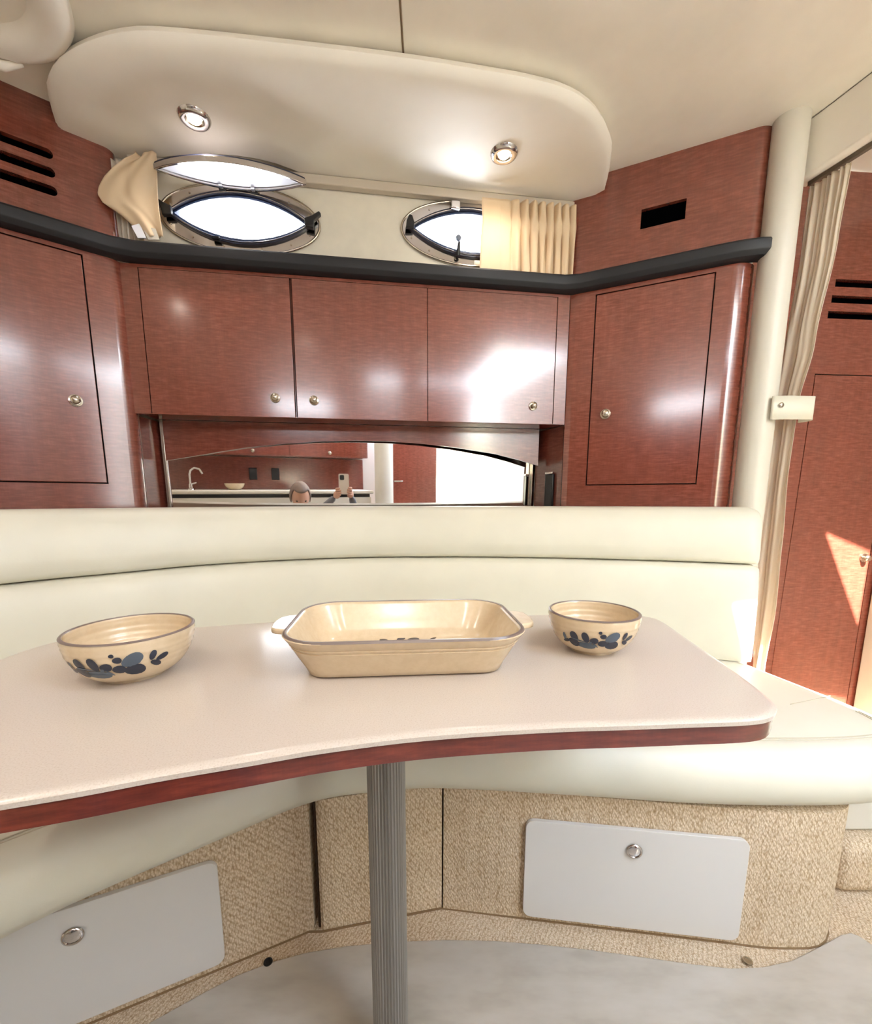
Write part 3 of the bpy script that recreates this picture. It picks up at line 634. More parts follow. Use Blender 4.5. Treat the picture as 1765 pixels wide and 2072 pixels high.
# white access hatches
def hatch(F, s0, s1, z0, z1, kx, kz, label, tilt=0):
    t = thing('access_hatch', label, 'hatch door', F)
    obj('hatch_plate', prism(B(), [rrect(s0, s1, z0, z1, 0.018)], -0.010, -0.001, 'y'), GELCOAT, t, bevel=0.0022)
    obj('finger_latch', front_lathe([(0, 0), (0.0145, 0), (0.0165, 0.002), (0.0155, 0.0045), (0.0125, 0.0055), (0.0115, 0.004), (0.008, 0.0052), (0, 0.006)], (kx, -0.010, kz), 28), CHROME, t, smooth=50)
hatch(frame(L0.x, L0.y, math.atan2(dL.y, dL.x)), -0.225, 0.223, 0.022, 0.250, 0.000, 0.197, 'white rounded access hatch with steel latch in the left part of the settee base')
hatch(frame(R0.x, R0.y, math.atan2(dR.y, dR.x)), 0.180, 0.622, 0.018, 0.254, 0.402, 0.207, 'white rounded access hatch with steel latch in the right part of the settee base')

SEAMP = [(-1.30, 0.30), (-1.18, 0.62), (-0.962, 0.949), (-0.838, 1.076), (-0.619, 1.268), (-0.281, 1.398), (0.041, 1.423), (0.30, 1.408), (0.513, 1.375), (0.75, 1.320), (0.955, 1.252)]
NB = 72
sp = spline([(a, b_, 0) for a, b_ in SEAMP], NB)
def nrm2(P, i):
    t = (P[min(i + 1, len(P) - 1)] - P[max(i - 1, 0)]).normalized(); return Vector((t.y, -t.x, 0))   # towards the table
def sweep_sec(P, sec, ends=0.035, endz=0.0, only_last=True):
    """sec: (offset towards the table, z); ends pulled in so that the last end is rounded"""
    rows = []; n = len(P); tot = [0]
    for i in range(1, n): tot.append(tot[-1] + (P[i] - P[i - 1]).length)
    zmin = min(z for _, z in sec); co = sum(o for o, _ in sec) / len(sec)
    for i, p in enumerate(P):
        d_ = tot[-1] - tot[i]; k = 1.0
        if d_ < ends: k = math.sqrt(max(0.0, 1 - ((ends - d_) / ends) ** 2)) 
        k = 1 - ends / 0.10 * (1 - k) if endz else 0.62 + 0.38 * k
        rows.append([p + nrm2(P, i) * (co + (o - co) * k) + Vector((0, 0, zmin + (z - zmin) * (1 - (0.03 if zmin < 0.5 else 0.14) * (1 - (k - 0.62) / 0.38)))) for o, z in sec])
    return rows
def backrest(name, sec, mat, label, P=sp, extra=4):
    # denser samples near the right end for a rounded corner
    Q = list(P[:-1]); a, b_ = P[-2], P[-1]
    for t in (0.0, 0.35, 0.6, 0.78, 0.9, 0.97, 1.0): Q.append(a.lerp(b_, t)) if t > 0 else None
    bm = B(); rows = sweep_sec(Q, sec); V = grid(bm, rows, False, True); cap(bm, V[0]); cap(bm, V[-1])
    return obj(name, bm, mat, smooth=50)
lower = [(-0.050, 0.4535), (0.030, 0.4525), (0.036, 0.475), (0.034, 0.52), (0.030, 0.58), (0.024, 0.64), (0.016, 0.69), (0.006, 0.722), (-0.004, 0.734), (-0.014, 0.738), (-0.085, 0.738), (-0.085, 0.60)]
upper = [(-0.014, 0.741), (-0.002, 0.745), (0.006, 0.757), (0.006, 0.790), (-0.002, 0.830), (-0.012, 0.865), (-0.026, 0.892), (-0.045, 0.904), (-0.070, 0.907), (-0.092, 0.900), (-0.100, 0.880), (-0.100, 0.741)]
bl_ = backrest('backrest_cushion', lower, SEAT, ''); setp(bl_, 'smooth ivory vinyl backrest cushion curving behind the table, below the seam', 'cushion')
bu_ = backrest('backrest_bolster', upper, SEAT, ''); setp(bu_, 'ivory vinyl bolster roll along the top of the curved backrest', 'cushion')

# seat cushion: sections from the backrest foot out to the rounded front edge
FRONT = [(-0.98, -0.05), (-0.80, 0.24), (-0.590, 0.508), (-0.375, 0.684), (-0.234, 0.782), (-0.10, 0.812), (0.021, 0.822), (0.27, 0.802), (0.519, 0.777), (0.70, 0.770), (0.84, 0.774), (0.945, 0.792), (1.005, 0.838), (1.022, 0.91), (1.012, 1.00), (0.985, 1.11), (0.955, 1.235)]
BACK = [(-1.40, 0.16), (-1.23, 0.55), (-0.97, 0.90), (-0.80, 1.055), (-0.60, 1.225), (-0.45, 1.30), (-0.281, 1.355), (-0.05, 1.375), (0.15, 1.370), (0.35, 1.350), (0.55, 1.315), (0.70, 1.280), (0.80, 1.27), (0.86, 1.265), (0.89, 1.262), (0.91, 1.260), (0.925, 1.256)]
NS = 97
fr_ = [Vector(p).to_3d() for p in FRONT]; bk_ = [Vector(p).to_3d() for p in BACK]
def resample(P, n):
    out = []; P2 = [P[0] * 2 - P[1]] + P + [P[-1] * 2 - P[-2]]; m = len(P) - 1
    for k in range(n):
        t = k / (n - 1) * m; i = min(int(t), m - 1); f = t - i; a, b_, c, d = P2[i], P2[i + 1], P2[i + 2], P2[i + 3]
        out.append(0.5 * (2 * b_ + (c - a) * f + (2 * a - 5 * b_ + 4 * c - d) * f * f + (3 * b_ - a - 3 * c + d) * f ** 3))
    return out
FR = resample(fr_, NS); BK = resample(bk_, NS)
rows = []; S = []
edge = [(-0.052, 0.4495), (-0.046, 0.4475), (-0.040, 0.4490), (-0.020, 0.444), (-0.002, 0.432), (0.014, 0.408), (0.018, 0.382), (0.010, 0.352), (-0.008, 0.330), (-0.030, 0.320), (-0.055, 0.317)]
for i in range(NS):
    n_ = nrm2(FR, i); f0 = FR[i]; b0 = BK[i]; lim = (f0 - b0).length
    sec = []
    for t in (0.0, 0.25, 0.5, 0.75):
        p = b0.lerp(f0 - n_ * 0.06, t); sec.append(p + Vector((0, 0, 0.4495 + 0.004 * math.sin(math.pi * t))))
    for o, z in edge: sec.append(f0 + n_ * max(o, -lim * 0.9) + Vector((0, 0, z)))
    sec.append(Vector((b0.x, b0.y, 0.317))); rows.append(sec)
bm = B(); V = grid(bm, rows, False, True); cap(bm, V[0]); cap(bm, V[-1])
sc_ = setp(obj('seat_cushion', bm, SEAT, smooth=60), 'ivory vinyl curved seat cushion with rolled front edge on the carpeted base', 'cushion')
for off, zz in ((-0.050, 0.4502), (-0.042, 0.4494)):
    obj('stitch_line', tube(B(), [FR[i] + nrm2(FR, i) * off + Vector((0, 0, zz - 0.0005)) for i in range(4, NS - 16)], 0.0010, 6), SEAM, sc_)
obj('cross_seam', tube(B(), [at_z(1600, 1425, 0.4530), at_z(1645, 1416, 0.4526), at_z(1680, 1408, 0.4512)], 0.0010, 6), SEAM, sc_)

# ------------------------------------------------------------------ floor mat, snaps, aisle steps
edgep = [(300, 2072), (360, 2038), (420, 2005), (480, 1974), (550, 1947), (620, 1928), (700, 1915), (800, 1906), (900, 1902), (1000, 1904), (1100, 1912), (1200, 1923), (1300, 1937), (1400, 1951), (1480, 1960), (1540, 1958), (1600, 1945), (1660, 1915), (1700, 1893), (1722, 1888), (1740, 1895), (1765, 1912)]
mp_ = [at_z(x, y, 0.004) for x, y in edgep]; mp_ = [(p.x, p.y) for p in mp_] 
mp_ = [(-1.0, -1.2), (-1.0, 0.30), (-0.75, 0.50)] + mp_ + [(1.02, 0.70), (1.45, 0.70), (1.45, -1.2)]
fm = setp(obj('floor_mat', prism(B(), [mp_], 0.0005, 0.005), MAT, bevel=0.0015), 'grey glossy vinyl floor mat with scalloped edge in front of the settee', 'mat')
def snap(x, y):
    p = at_z(x, y, 0.005)
    o = obj('snap', lathe(B(), [(0, 0.0), (0.009, 0.0), (0.0085, 0.0015), (0.006, 0.002), (0.0055, 0.0008), (0, 0.0006)], 20, (p.x, p.y - 0.012, 0.005)), BPLAST if x < 800 else NICKEL, fm, smooth=50)
snap(547, 1934); snap(1505, 1932)
# carpet ledge strip hugging the base (piping of its edge)
stp = thing('aisle_step', 'carpeted step with rolled edge beyond the right end of the settee', 'step')
obj('tread', box(B(), 0.955, 1.60, 0.895, 1.08, 0.0005, 0.135), CARPET, stp, bevel=0.03, seg=6)
obj('riser', box(B(), 0.957, 1.60, 0.94, 1.06, 0.136, 0.29), PAINT, stp, bevel=0.008)

# ------------------------------------------------------------------ table
tb = thing('dinette_table', 'kidney-shaped speckled cream dinette table with sapele edge on one pedestal', 'table', Matrix.Translation((-0.068, 0.585, 0)))
TP = [(-0.600, 0.705), (-0.53, 0.742), (-0.443, 0.765), (-0.296, 0.803), (-0.10, 0.832), (0.185, 0.852), (0.350, 0.857), (0.405, 0.852), (0.433, 0.835), (0.441, 0.805), (0.428, 0.689), (0.414, 0.574), (0.403, 0.505), (0.394, 0.470), (0.388, 0.458), (0.364, 0.438), (0.333, 0.430), (0.279, 0.426), (0.207, 0.421), (0.115, 0.415), (-0.007, 0.400), (-0.100, 0.379), (-0.166, 0.358), (-0.229, 0.338), (-0.284, 0.318), (-0.335, 0.302), (-0.413, 0.277), (-0.496, 0.253), (-0.54, 0.240), (-0.585, 0.262), (-0.610, 0.31), (-0.622, 0.40), (-0.630, 0.53), (-0.632, 0.63), (-0.622, 0.678)]
cl_ = [Vector((a + 0.068, b_ - 0.585, 0)) for a, b_ in TP]
def closed_spline(P, per=5):
    out = []; n = len(P)
    for i in range(n):
        a, b_, c, d = P[i - 1], P[i], P[(i + 1) % n], P[(i + 2) % n]
        for k in range(per):
            t = k / per; out.append(0.5 * (2 * b_ + (c - a) * t + (2 * a - 5 * b_ + 4 * c - d) * t * t + (3 * b_ - a - 3 * c + d) * t ** 3))
    return out
TPs = closed_spline(cl_)
def inset(P, d): 
    out = []; n = len(P)
    for i in range(n):
        t = (P[(i + 1) % n] - P[i - 1]).normalized(); out.append(P[i] + Vector((t.y, -t.x, 0)) * d)
    return out
sgn = 1
bm = B(); rows = []
for d_, z in ((0.010, 0.700), (0.006, 0.700), (0.002, 0.6985), (0.0, 0.697), (0.0, 0.694), (0.0, 0.6925), (0.003, 0.6915)):
    rows.append([p + Vector((0, 0, z)) for p in inset(TPs, d_)])
V = grid(bm, rows, False, True)
for k in (0, -1):
    for t in tessellate_polygon([[Vector((p.x, p.y, 0)) for p in rows[k]]]):
        try: bm.faces.new([V[k][i] for i in t])
        except ValueError: pass
obj('tabletop', bm, TABLE, tb, smooth=40)
bm = B(); P2 = inset(TPs, 0.003); prism(bm, [[(p.x, p.y) for p in P2]], 0.671, 0.6913)
obj('wood_edge', bm, WOOD_D, tb, smooth=40)
prof_r = []
bm = B(); rows = []
nfl = 36
ringp = []
for i in range(nfl * 4):
    a = 2 * math.pi * i / (nfl * 4); r = 0.0272 + (0.0009 if i % 4 < 2 else -0.0004); ringp.append((r * math.cos(a), r * math.sin(a)))
prism(bm, [ringp], 0.012, 0.660); obj('pedestal', bm, ALU, tb, smooth=30)
obj('top_flange', lathe(B(), [(0, 0.671), (0.060, 0.671), (0.060, 0.663), (0.032, 0.658), (0.030, 0.650), (0, 0.650)], 32), ALU, tb, smooth=40)
obj('floor_socket', lathe(B(), [(0, 0.0055), (0.046, 0.0055), (0.045, 0.009), (0.034, 0.011), (0.031, 0.020), (0, 0.020)], 32), ALU, tb, smooth=40)

# ------------------------------------------------------------------ stoneware
def bowl_prof(R, H):
    outp = []
    n = 26
    for i in range(n + 1):      # outer wall
        t = i / n; r = 0.46 * R + (R - 0.46 * R) * math.sin(t * math.pi / 2) ** 0.9; z = 0.004 + (H - 0.004) * (1 - math.cos(t * math.pi / 2)) ** 0.86
        outp.append((r, z))
    return outp
def bowl(x, y, R, H, rot, label):
    t = thing('stoneware_bowl', label, 'bowl', Matrix.Translation((x, y, 0.700)) @ Matrix.Rotation(rot, 4, 'Z'), 'two matching stoneware bowls')
    o = bowl_prof(R, H)
    prof = [(0, 0.003), (0.40 * R, 0.003), (0.41 * R, 0.0), (0.47 * R, 0.0)] + [(r + (0.0005 * math.sin(k * 2.4) if k > 14 else 0), z) for k, (r, z) in enumerate(o)]
    inn = []
    for k, (r, z) in reversed(list(enumerate(o))):
        rr = r - 0.0045; zz = z + 0.0035 * (1 - k / 26) ; rr += 0.0007 * math.sin(k * 2.1) if 3 < k < 24 else 0; inn.append((rr, zz))
    prof += [(R - 0.001, H + 0.0014), (R - 0.0035, H + 0.0014)] + inn + [(0.3 * R, 0.0075), (0, 0.0070)]
    obj('bowl_body', lathe(B(), prof, 72), STONE, t, smooth=60)
    obj('rim_line', lathe(B(), [(R - 0.0042, H + 0.0004), (R - 0.0034, H + 0.0018), (R - 0.0012, H + 0.0018), (R + 0.0005, H + 0.0002)], 72), RIMM, t, smooth=60)
    # painted flower band on the outside
    def leaf(u, h, a, b_, ang, mat, off=0.0006):
        """u: angle round bowl (m along circumference), h: height, a,b: half sizes"""
        bm_ = B(); pts = []
        def surf(du, dh):
            zz = min(H - 0.001, max(0.006, h + dh)); k = 0
            while k < len(o) - 2 and o[k + 1][1] < zz: k += 1
            f = (zz - o[k][1]) / (o[k + 1][1] - o[k][1]); r = o[k][0] * (1 - f) + o[k + 1][0] * f + off + 0.0004
            th = (u + du) / r - math.pi / 2
            return Vector((r * math.cos(th), r * math.sin(th), zz))
        ca, sa = math.cos(ang), math.sin(ang); rows_ = []
        for i in range(14):
            tt = 2 * math.pi * i / 14; px, pz = a * math.cos(tt) * (1 - 0.12 * math.cos(tt)), b_ * math.sin(tt)
            rows_.append([surf((px * ca - pz * sa) * f, (px * sa + pz * ca) * f) for f in (0.001, 0.55, 1.0)])
        grid(bm_, rows_, True, False); return bm_
    k_ = R / 0.070 * 1.22
    spec = [(-0.044, 0.026, .0055, .0022, 1.9), (-0.040, 0.019, .005, .0025, 0.3), (-0.031, 0.030, .0075, .0045, 2.2), (-0.029, 0.018, .0080, .0048, -0.5), (-0.017, 0.031, .0075, .0042, 2.0), (-0.014, 0.016, .0120, .0045, -0.1), (-0.006, 0.026, .0052, .0042, 0), (0.004, 0.034, .0038, .0032, 0), (0.0, 0.040, .0022, .0020, 0), (0.004, 0.022, .0055, .0045, 0), (0.016, 0.033, .0098, .0060, 0.5), (0.016, 0.019, .0085, .0062, 0.1), (0.032, 0.034, .0055, .0028, 1.1), (0.040, 0.029, .0065, .0028, 0.4), (0.033, 0.022, .0048, .0032, -0.6), (-0.010, 0.022, .0018, .0018, 0)]
    fl = thing_child('painted_flowers', t)
    for j, (u, h, a, b_, an) in enumerate(spec):
        obj('petal', leaf(u * k_ + 0.002, h * R / 0.070 + 0.007, a * k_, b_ * k_, an, BLUE), BLUE if j % 5 else BLUE2, fl, smooth=60)
    for j, (u, h, a, b_, an) in enumerate(((0.016, 0.027, .0060, .0012, 0.2), (-0.004, 0.018, .0045, .001, -0.8), (-0.024, 0.024, .009, .0009, -0.15), (0.016, 0.034, .006, .0008, 0.5), (-0.014, 0.016, .009, .0007, -0.1))):
        obj('highlight', leaf(u * k_ + 0.002, h * R / 0.070 + 0.007, a * k_, b_ * k_, an, BLUE2, 0.0011), BLUE2, fl, smooth=60)
    return t
def thing_child(name, parent):
    o = bpy.data.objects.new(name, None); COL.objects.link(o); o.parent = parent; return o
bowl(-0.397, 0.553, 0.074, 0.062, math.radians(17), 'round tan stoneware bowl with blue flowers at the left end of the table')
bowl(0.248, 0.650, 0.067, 0.060, math.radians(-13), 'smaller tan stoneware bowl with blue flowers right of the baking dish')
# rectangular baking dish
DH = 0.057
ds = thing('baking_dish', 'rectangular tan stoneware baking dish with two lug handles between the bowls', 'baking dish', Matrix.Translation((-0.040, 0.618, 0.700)) @ Matrix.Rotation(math.radians(4.5), 4, 'Z'))
def rr(hx, hy, r, z, n=8): return [Vector((x, y, z)) for x, y in rrect(-hx, hx, -hy, hy, r, n)]
HX, HY = 0.160, 0.108
def lvl(t): return HX - 0.026 * (1 - t), HY - 0.026 * (1 - t)
rows = [rr(HX - 0.045, HY - 0.045, 0.022, 0.0015), rr(HX - 0.036, HY - 0.036, 0.026, 0.0), rr(HX - 0.029, HY - 0.029, 0.030, 0.003)]
for t, z, e_ in ((0.1, 0.010, 0), (0.35, 0.022, 0), (0.62, 0.036, 0), (0.70, 0.0395, 0), (0.715, 0.0405, -0.0012), (0.73, 0.0415, 0), (0.80, 0.0445, 0), (0.815, 0.0455, -0.0012), (0.83, 0.0465, 0), (0.95, 0.0535, 0.0012), (1.0, DH, 0.002)):
    a, b_ = lvl(t); rows.append(rr(a + e_, b_ + e_, 0.058 - 0.016 * (1 - t), z))
rows += [rr(HX - 0.0005, HY - 0.0005, 0.057, DH + 0.0022), rr(HX - 0.0040, HY - 0.0040, 0.055, DH + 0.0018), rr(HX - 0.0060, HY - 0.0060, 0.053, DH - 0.002)]
for t, z in ((0.8, 0.045), (0.5, 0.030), (0.25, 0.018), (0.05, 0.010)):
    a, b_ = lvl(t); rows.append(rr(a - 0.0065, b_ - 0.0065, 0.050 - 0.012 * (1 - t), z))
rows += [rr(HX - 0.042, HY - 0.042, 0.024, 0.0062), rr(HX - 0.07, HY - 0.07, 0.012, 0.0055)]
bm = B(); V = grid(bm, rows, False, True); cap(bm, V[0]); cap(bm, V[-1]); obj('dish_body', bm, STONE, ds, smooth=60)
bm = B(); grid(bm, [rr(HX + 0.0022, HY + 0.0020, 0.060, DH), rr(HX + 0.0002, HY + 0.0002, 0.058, DH + 0.0028), rr(HX - 0.0034, HY - 0.0034, 0.055, DH + 0.0026), rr(HX - 0.0046, HY - 0.0046, 0.053, DH)], False, True)
obj('rim_line', bm, RIMM, ds, smooth=60)
for f in (-1, 1):
    pl = [(HX - 0.006, -0.042), (HX + 0.014, -0.037), (HX + 0.024, -0.027), (HX + 0.027, -0.010), (HX + 0.027, 0.010), (HX + 0.024, 0.027), (HX + 0.014, 0.037), (HX - 0.006, 0.042)]
    obj('lug_handle', prism(B(), [[(f * x, y) for x, y in pl]], DH - 0.0085, DH - 0.0005), STONE, ds, bevel=0.003, seg=3)
fl = thing_child('painted_flowers', ds)
for u, h, a, b_, an in ((-0.050, 0.0, .008, .004, 0.3), (-0.034, 0.006, .007, .005, -0.4), (-0.020, -0.004, .010, .005, 0.1), (-0.006, 0.010, .008, .006, 0.8), (0.002, -0.002, .007, .006, 0), (0.014, 0.006, .010, .008, 0.4), (0.028, -0.002, .007, .004, -0.5), (0.046, 0.008, .007, .003, 0.7), (0.054, 0.0, .007, .003, -0.2)):
    pts = [(u + a * math.cos(t) * math.cos(an) - b_ * math.sin(t) * math.sin(an), h + 0.052 + a * math.cos(t) * math.sin(an) + b_ * math.sin(t) * math.cos(an)) for t in [2 * math.pi * i / 12 for i in range(12)]]
    obj('petal', prism(B(), [pts], 0.0052, 0.0062), BLUE, fl)

# ================================================================== galley side behind the viewer (seen in the mirror)
g = thing('galley_counter', 'cream galley worktop with dark recess along the aft bulkhead, seen in the mirror', 'counter')
obj('worktop', box(B(), -1.55, 0.40, -1.30, -0.72, 0.885, 0.915), PAINT, g, bevel=0.008)
obj('shadow_recess', box(B(), -1.55, 0.37, -1.29, -0.75, 0.855, 0.884), BPLAST, g)
obj('cabinet_front', box(B(), -1.55, 0.38, -1.29, -0.74, 0.02, 0.854), PAINT, g, bevel=0.004)
sp_ = thing('galley_backsplash', 'sapele backsplash panel behind the galley worktop, seen in the mirror', 'wood panel')
obj('board', box(B(), -1.58, 0.44, -1.318, -1.302, 0.916, 1.215), WOOD, sp_)
uc = thing('galley_cupboard', 'sapele galley wall cupboard with one small knob, seen in the mirror', 'cabinet')
obj('carcass', box(B(), -1.58, 0.44, -1.31, -1.08, 1.22, 1.60), WOOD, uc, bevel=0.003)
for x0, x1 in ((-1.56, -0.93), (-0.92, -0.30), (-0.29, 0.43)):
    d = obj('door', box(B(), x0, x1, -1.085, -1.070, 1.225, 1.59), WOOD, uc, bevel=0.002)
    obj('knob', lathe(B(), KNOB, 16, M=Matrix.Translation(((x0 + x1) / 2, -1.070, 1.26)) @ Matrix.Rotation(-math.pi / 2, 4, 'X')), NICKEL, d, smooth=50)
for x in (-0.62, -0.42):
    s_ = thing('wall_socket', 'black power socket on the galley backsplash, ' + ('nearer the tap' if x < -0.5 else 'farther from the tap'), 'socket', Matrix.Translation((x, -1.30, 1.06)))
    obj('plate', box(B(), -0.035, 0.035, 0.0, 0.010, -0.055, 0.055), BPLAST, s_, bevel=0.003)
fa = thing('galley_tap', 'chrome swan-neck tap at the end of the galley worktop, seen in the mirror', 'tap', Matrix.Translation((-1.12, -1.0, 0.915)))
obj('tap_base', lathe(B(), [(0, 0), (0.028, 0), (0.026, 0.012), (0.016, 0.018), (0.014, 0.05), (0, 0.05)], 24), CHROME, fa, smooth=50)
obj('spout', tube(B(), [(0, 0, 0.04), (0, 0, 0.13), (0.012, 0.01, 0.165), (0.045, 0.03, 0.185), (0.085, 0.05, 0.170), (0.102, 0.06, 0.135)], 0.009, 12), CHROME, fa, smooth=60)
obj('lever', tube(B(), [(0, 0, 0.045), (0.05, 0.02, 0.062)], 0.006, 10), CHROME, fa, smooth=60)
gb = setp(obj('mixing_bowl', lathe(B(), [(0, 0), (0.045, 0), (0.075, 0.03), (0.085, 0.055), (0.082, 0.055), (0.070, 0.030), (0.042, 0.006), (0, 0.006)], 40, (-0.78, -1.05, 0.9155)), STONE, smooth=60), 'tan bowl on the galley worktop beside the tap, seen in the mirror', 'bowl')
setp(obj('trim_3', lathe(B(), [(0.085, 0.0), (0.085, CEIL)], 32, (0.50, -0.72, 0)), PAINT, smooth=60), 'round cream pillar at the end of the galley, seen in the mirror', kind='structure')
dr_ = bpy.data.objects.new('door_1', None); COL.objects.link(dr_); setp(dr_, 'sapele door of the aft cabin, seen in the mirror', kind='structure')
obj('door_leaf', box(B(), 0.59, 1.09, -0.90, -0.87, 0.02, 1.93), WOOD, dr_, bevel=0.003)
obj('door_handle', tube(B(), [(0.64, -0.865, 1.0), (0.64, -0.84, 1.0), (0.72, -0.835, 1.0)], 0.008, 10), NICKEL, dr_, smooth=60)
cs = thing('companionway_steps', 'cream moulded companionway steps below the hatch, seen in the mirror', 'steps')
for k in range(3): obj('tread', box(B(), 1.10, 1.62, -1.30, -0.66 - 0.18 * k, 0.001 + 0.20 * k, 0.20 + 0.20 * k - 0.001), PAINT, cs, bevel=0.02)
cc = thing('cockpit_moulding', 'pale yellow cockpit moulding beyond the companionway, seen in the mirror', 'moulding')
obj('coaming', box(B(), 0.5, 2.3, -2.3, -2.2, 0.4, 1.75), vinyl('pale_gelcoat', srgb(240, 232, 196), 0.02, 0.4), cc, bevel=0.03)
obj('cockpit_sole', box(B(), 0.5, 2.3, -2.2, -1.40, 0.40, 0.45), PAINT, cc)

# ------------------------------------------------------------------ the photographer (kneeling, seen only in the mirror)
pe = thing('person', 'person kneeling behind the viewpoint holding up a phone, grey hair, seen in the mirror', 'person')
def skin_body(name, verts, edges, radii, mat, parent, sub=2, root=0):
    me = bpy.data.meshes.new(name); me.from_pydata(verts, edges, []); o = bpy.data.objects.new(name, me); COL.objects.link(o); o.parent = parent
    me.materials.append(mat); sk = o.modifiers.new('skin', 'SKIN'); sk.use_smooth_shade = True
    for i, r in enumerate(radii):
        sv = me.skin_vertices[0].data[i]; sv.radius = (r, r) if not isinstance(r, tuple) else r; sv.use_root = (i == root)
    s = o.modifiers.new('sub', 'SUBSURF'); s.levels = sub; s.render_levels = sub
    return o
hx, hy, hz = -0.29, -0.36, 0.880
Vb = [(-0.20, -0.62, 0.26), (-0.20, -0.58, 0.42), (-0.21, -0.52, 0.58), (-0.22, -0.47, 0.70), (-0.26, -0.42, 0.76), (hx, hy - 0.005, 0.80),
      (-0.06, -0.46, 0.71), (0.09, -0.30, 0.62), (0.085, -0.12, 0.80), (0.055, -0.060, 0.885),
      (-0.38, -0.46, 0.71), (-0.36, -0.28, 0.60), (-0.19, -0.13, 0.76), (-0.070, -0.060, 0.880),
      (-0.10, -0.55, 0.22), (0.0, -0.20, 0.13), (-0.02, -0.40, 0.07), (-0.03, -0.68, 0.06),
      (-0.30, -0.55, 0.22), (-0.40, -0.20, 0.13), (-0.38, -0.40, 0.07), (-0.36, -0.68, 0.06)]
Eb = [(0, 1), (1, 2), (2, 3), (3, 4), (4, 5), (3, 6), (6, 7), (7, 8), (8, 9), (3, 10), (10, 11), (11, 12), (12, 13), (0, 14), (14, 15), (15, 16), (16, 17), (0, 18), (18, 19), (19, 20), (20, 21)]
Rb = [0.125, 0.115, 0.125, 0.115, 0.055, 0.050, 0.055, 0.042, 0.032, 0.024, 0.055, 0.042, 0.032, 0.024, 0.090, 0.065, 0.052, 0.035, 0.090, 0.065, 0.052, 0.035]
skin_body('body', Vb, Eb, Rb, SHIRT, pe)
bm = B(); bmesh.ops.create_uvsphere(bm, u_segments=32, v_segments=24, radius=1)
for v in bm.verts:
    x, y, z = v.co; fx = 0.074; fy = 0.094; fz = 0.112
    if z < 0: fx *= 1 - 0.28 * (-z); fy *= 1 - 0.12 * (-z)
    v.co = (x * fx, y * fy, z * fz)
    if v.co.y > 0.05:       # face side looks towards the mirror (+y)
        nx, nz = v.co.x, v.co.z
        v.co.y += 0.020 * math.exp(-((nx / 0.014) ** 2 + ((nz + 0.012) / 0.020) ** 2)) - 0.006 * math.exp(-(((abs(nx) - 0.030) / 0.014) ** 2 + ((nz - 0.012) / 0.012) ** 2)) + 0.004 * math.exp(-((nx / 0.022) ** 2 + ((nz + 0.050) / 0.008) ** 2))
head = obj('head', bm, SKIN, pe, smooth=180); head.location = (hx, hy, hz); head.rotation_euler = (math.radians(-38), 0, 0)
for f in (-1, 1):
    bm = B(); bmesh.ops.create_uvsphere(bm, u_segments=12, v_segments=8, radius=1); bmesh.ops.scale(bm, vec=(0.008, 0.018, 0.030), verts=bm.verts)
    o = obj('ear', bm, SKIN, head, smooth=180); o.location = (f * 0.074, -0.005, -0.005)
    bm = B(); bmesh.ops.create_uvsphere(bm, u_segments=12, v_segments=8, radius=0.010)
    o = obj('eye', bm, newmat('eye', srgb(60, 50, 45), 0.2), head, smooth=180); o.location = (f * 0.030, 0.074, 0.012)
bm = B(); bmesh.ops.create_uvsphere(bm, u_segments=32, v_segments=24, radius=1)
bmesh.ops.delete(bm, geom=[v for v in bm.verts if v.co.z < -0.35 or (v.co.y > 0.42 and v.co.z < 0.62)], context='VERTS')
for v in bm.verts: v.co = Vector((v.co.x * 0.082, v.co.y * 0.103, v.co.z * 0.121)) * (1 + 0.02 * random.random())
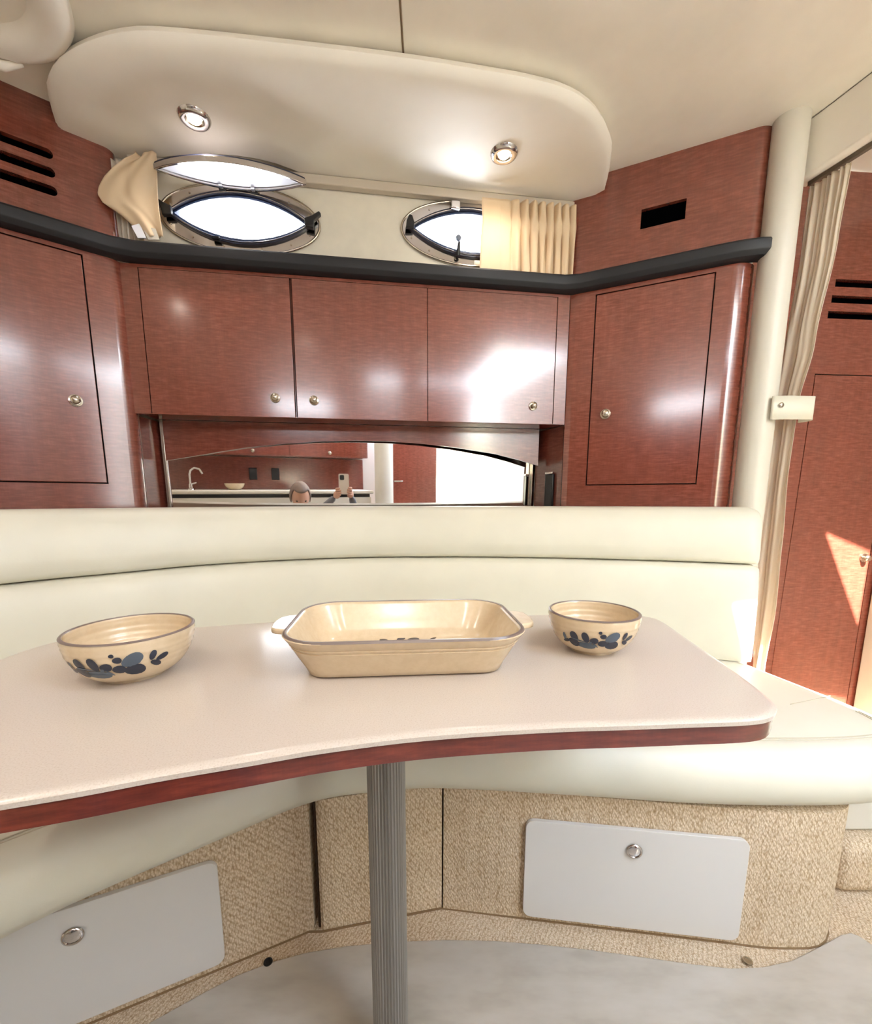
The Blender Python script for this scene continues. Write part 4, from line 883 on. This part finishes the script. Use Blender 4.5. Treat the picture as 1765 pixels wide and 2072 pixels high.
o = obj('hair', bm, HAIR, head, smooth=180); o.modifiers.new('t', 'SOLIDIFY').thickness = 0.006
obj('mouth', tube(B(), [(-0.02, 0.080, -0.050), (0, 0.087, -0.049), (0.02, 0.080, -0.050)], [0.002, 0.004, 0.002], 8), newmat('lips', srgb(170, 100, 92), 0.5), head, smooth=60)
def hand(side, wrist):
    f = side; wx, wy, wz = wrist
    vs = [(wx, wy, wz), (wx - f * 0.010, wy + 0.012, wz + 0.022), (wx - f * 0.010, wy + 0.012, wz + 0.055)]; es = [(0, 1), (1, 2)]; rs = [0.022, 0.028, 0.026]
    skin_body('palm', vs, es, rs, SKIN, pe)
    for k, ln in enumerate((0.050, 0.058, 0.054, 0.044)):
        z0 = wz + 0.020 + 0.016 * k; x0 = wx - f * 0.004
        v_ = [(x0, wy + 0.012, z0), (x0 + f * 0.002, wy + 0.030, z0 + 0.003), (x0 - f * ln * 0.30, wy + 0.0375, z0 + 0.005), (x0 - f * ln * 0.62, wy + 0.036, z0 + 0.006)]
        skin_body('finger', v_, [(0, 1), (1, 2), (2, 3)], [0.0095, 0.009, 0.008, 0.0065], SKIN, pe)
    v_ = [(wx - f * 0.008, wy + 0.002, wz + 0.028), (wx - f * 0.020, wy + 0.004, wz + 0.050), (wx - f * 0.034, wy + 0.010, wz + 0.066)]
    skin_body('thumb', v_, [(0, 1), (1, 2)], [0.012, 0.010, 0.008], SKIN, pe)
hand(1, (0.052, -0.058, 0.875)); hand(-1, (-0.066, -0.058, 0.870))
ph = thing('phone', 'phone in a pale case held up by the kneeling person, seen in the mirror', 'phone', Matrix.Translation((-0.005, -0.030, 0.975)))
obj('phone_body', prism(B(), [rrect(-0.037, 0.037, -0.075, 0.075, 0.010)], -0.009, 0.0, 'y'), newmat('pale_phone_case', srgb(226, 220, 212), 0.4), ph, bevel=0.0015)
obj('camera_bump', prism(B(), [rrect(-0.030, 0.002, 0.030, 0.066, 0.008)], 0.0002, 0.003, 'y'), BPLAST, ph, bevel=0.0008)
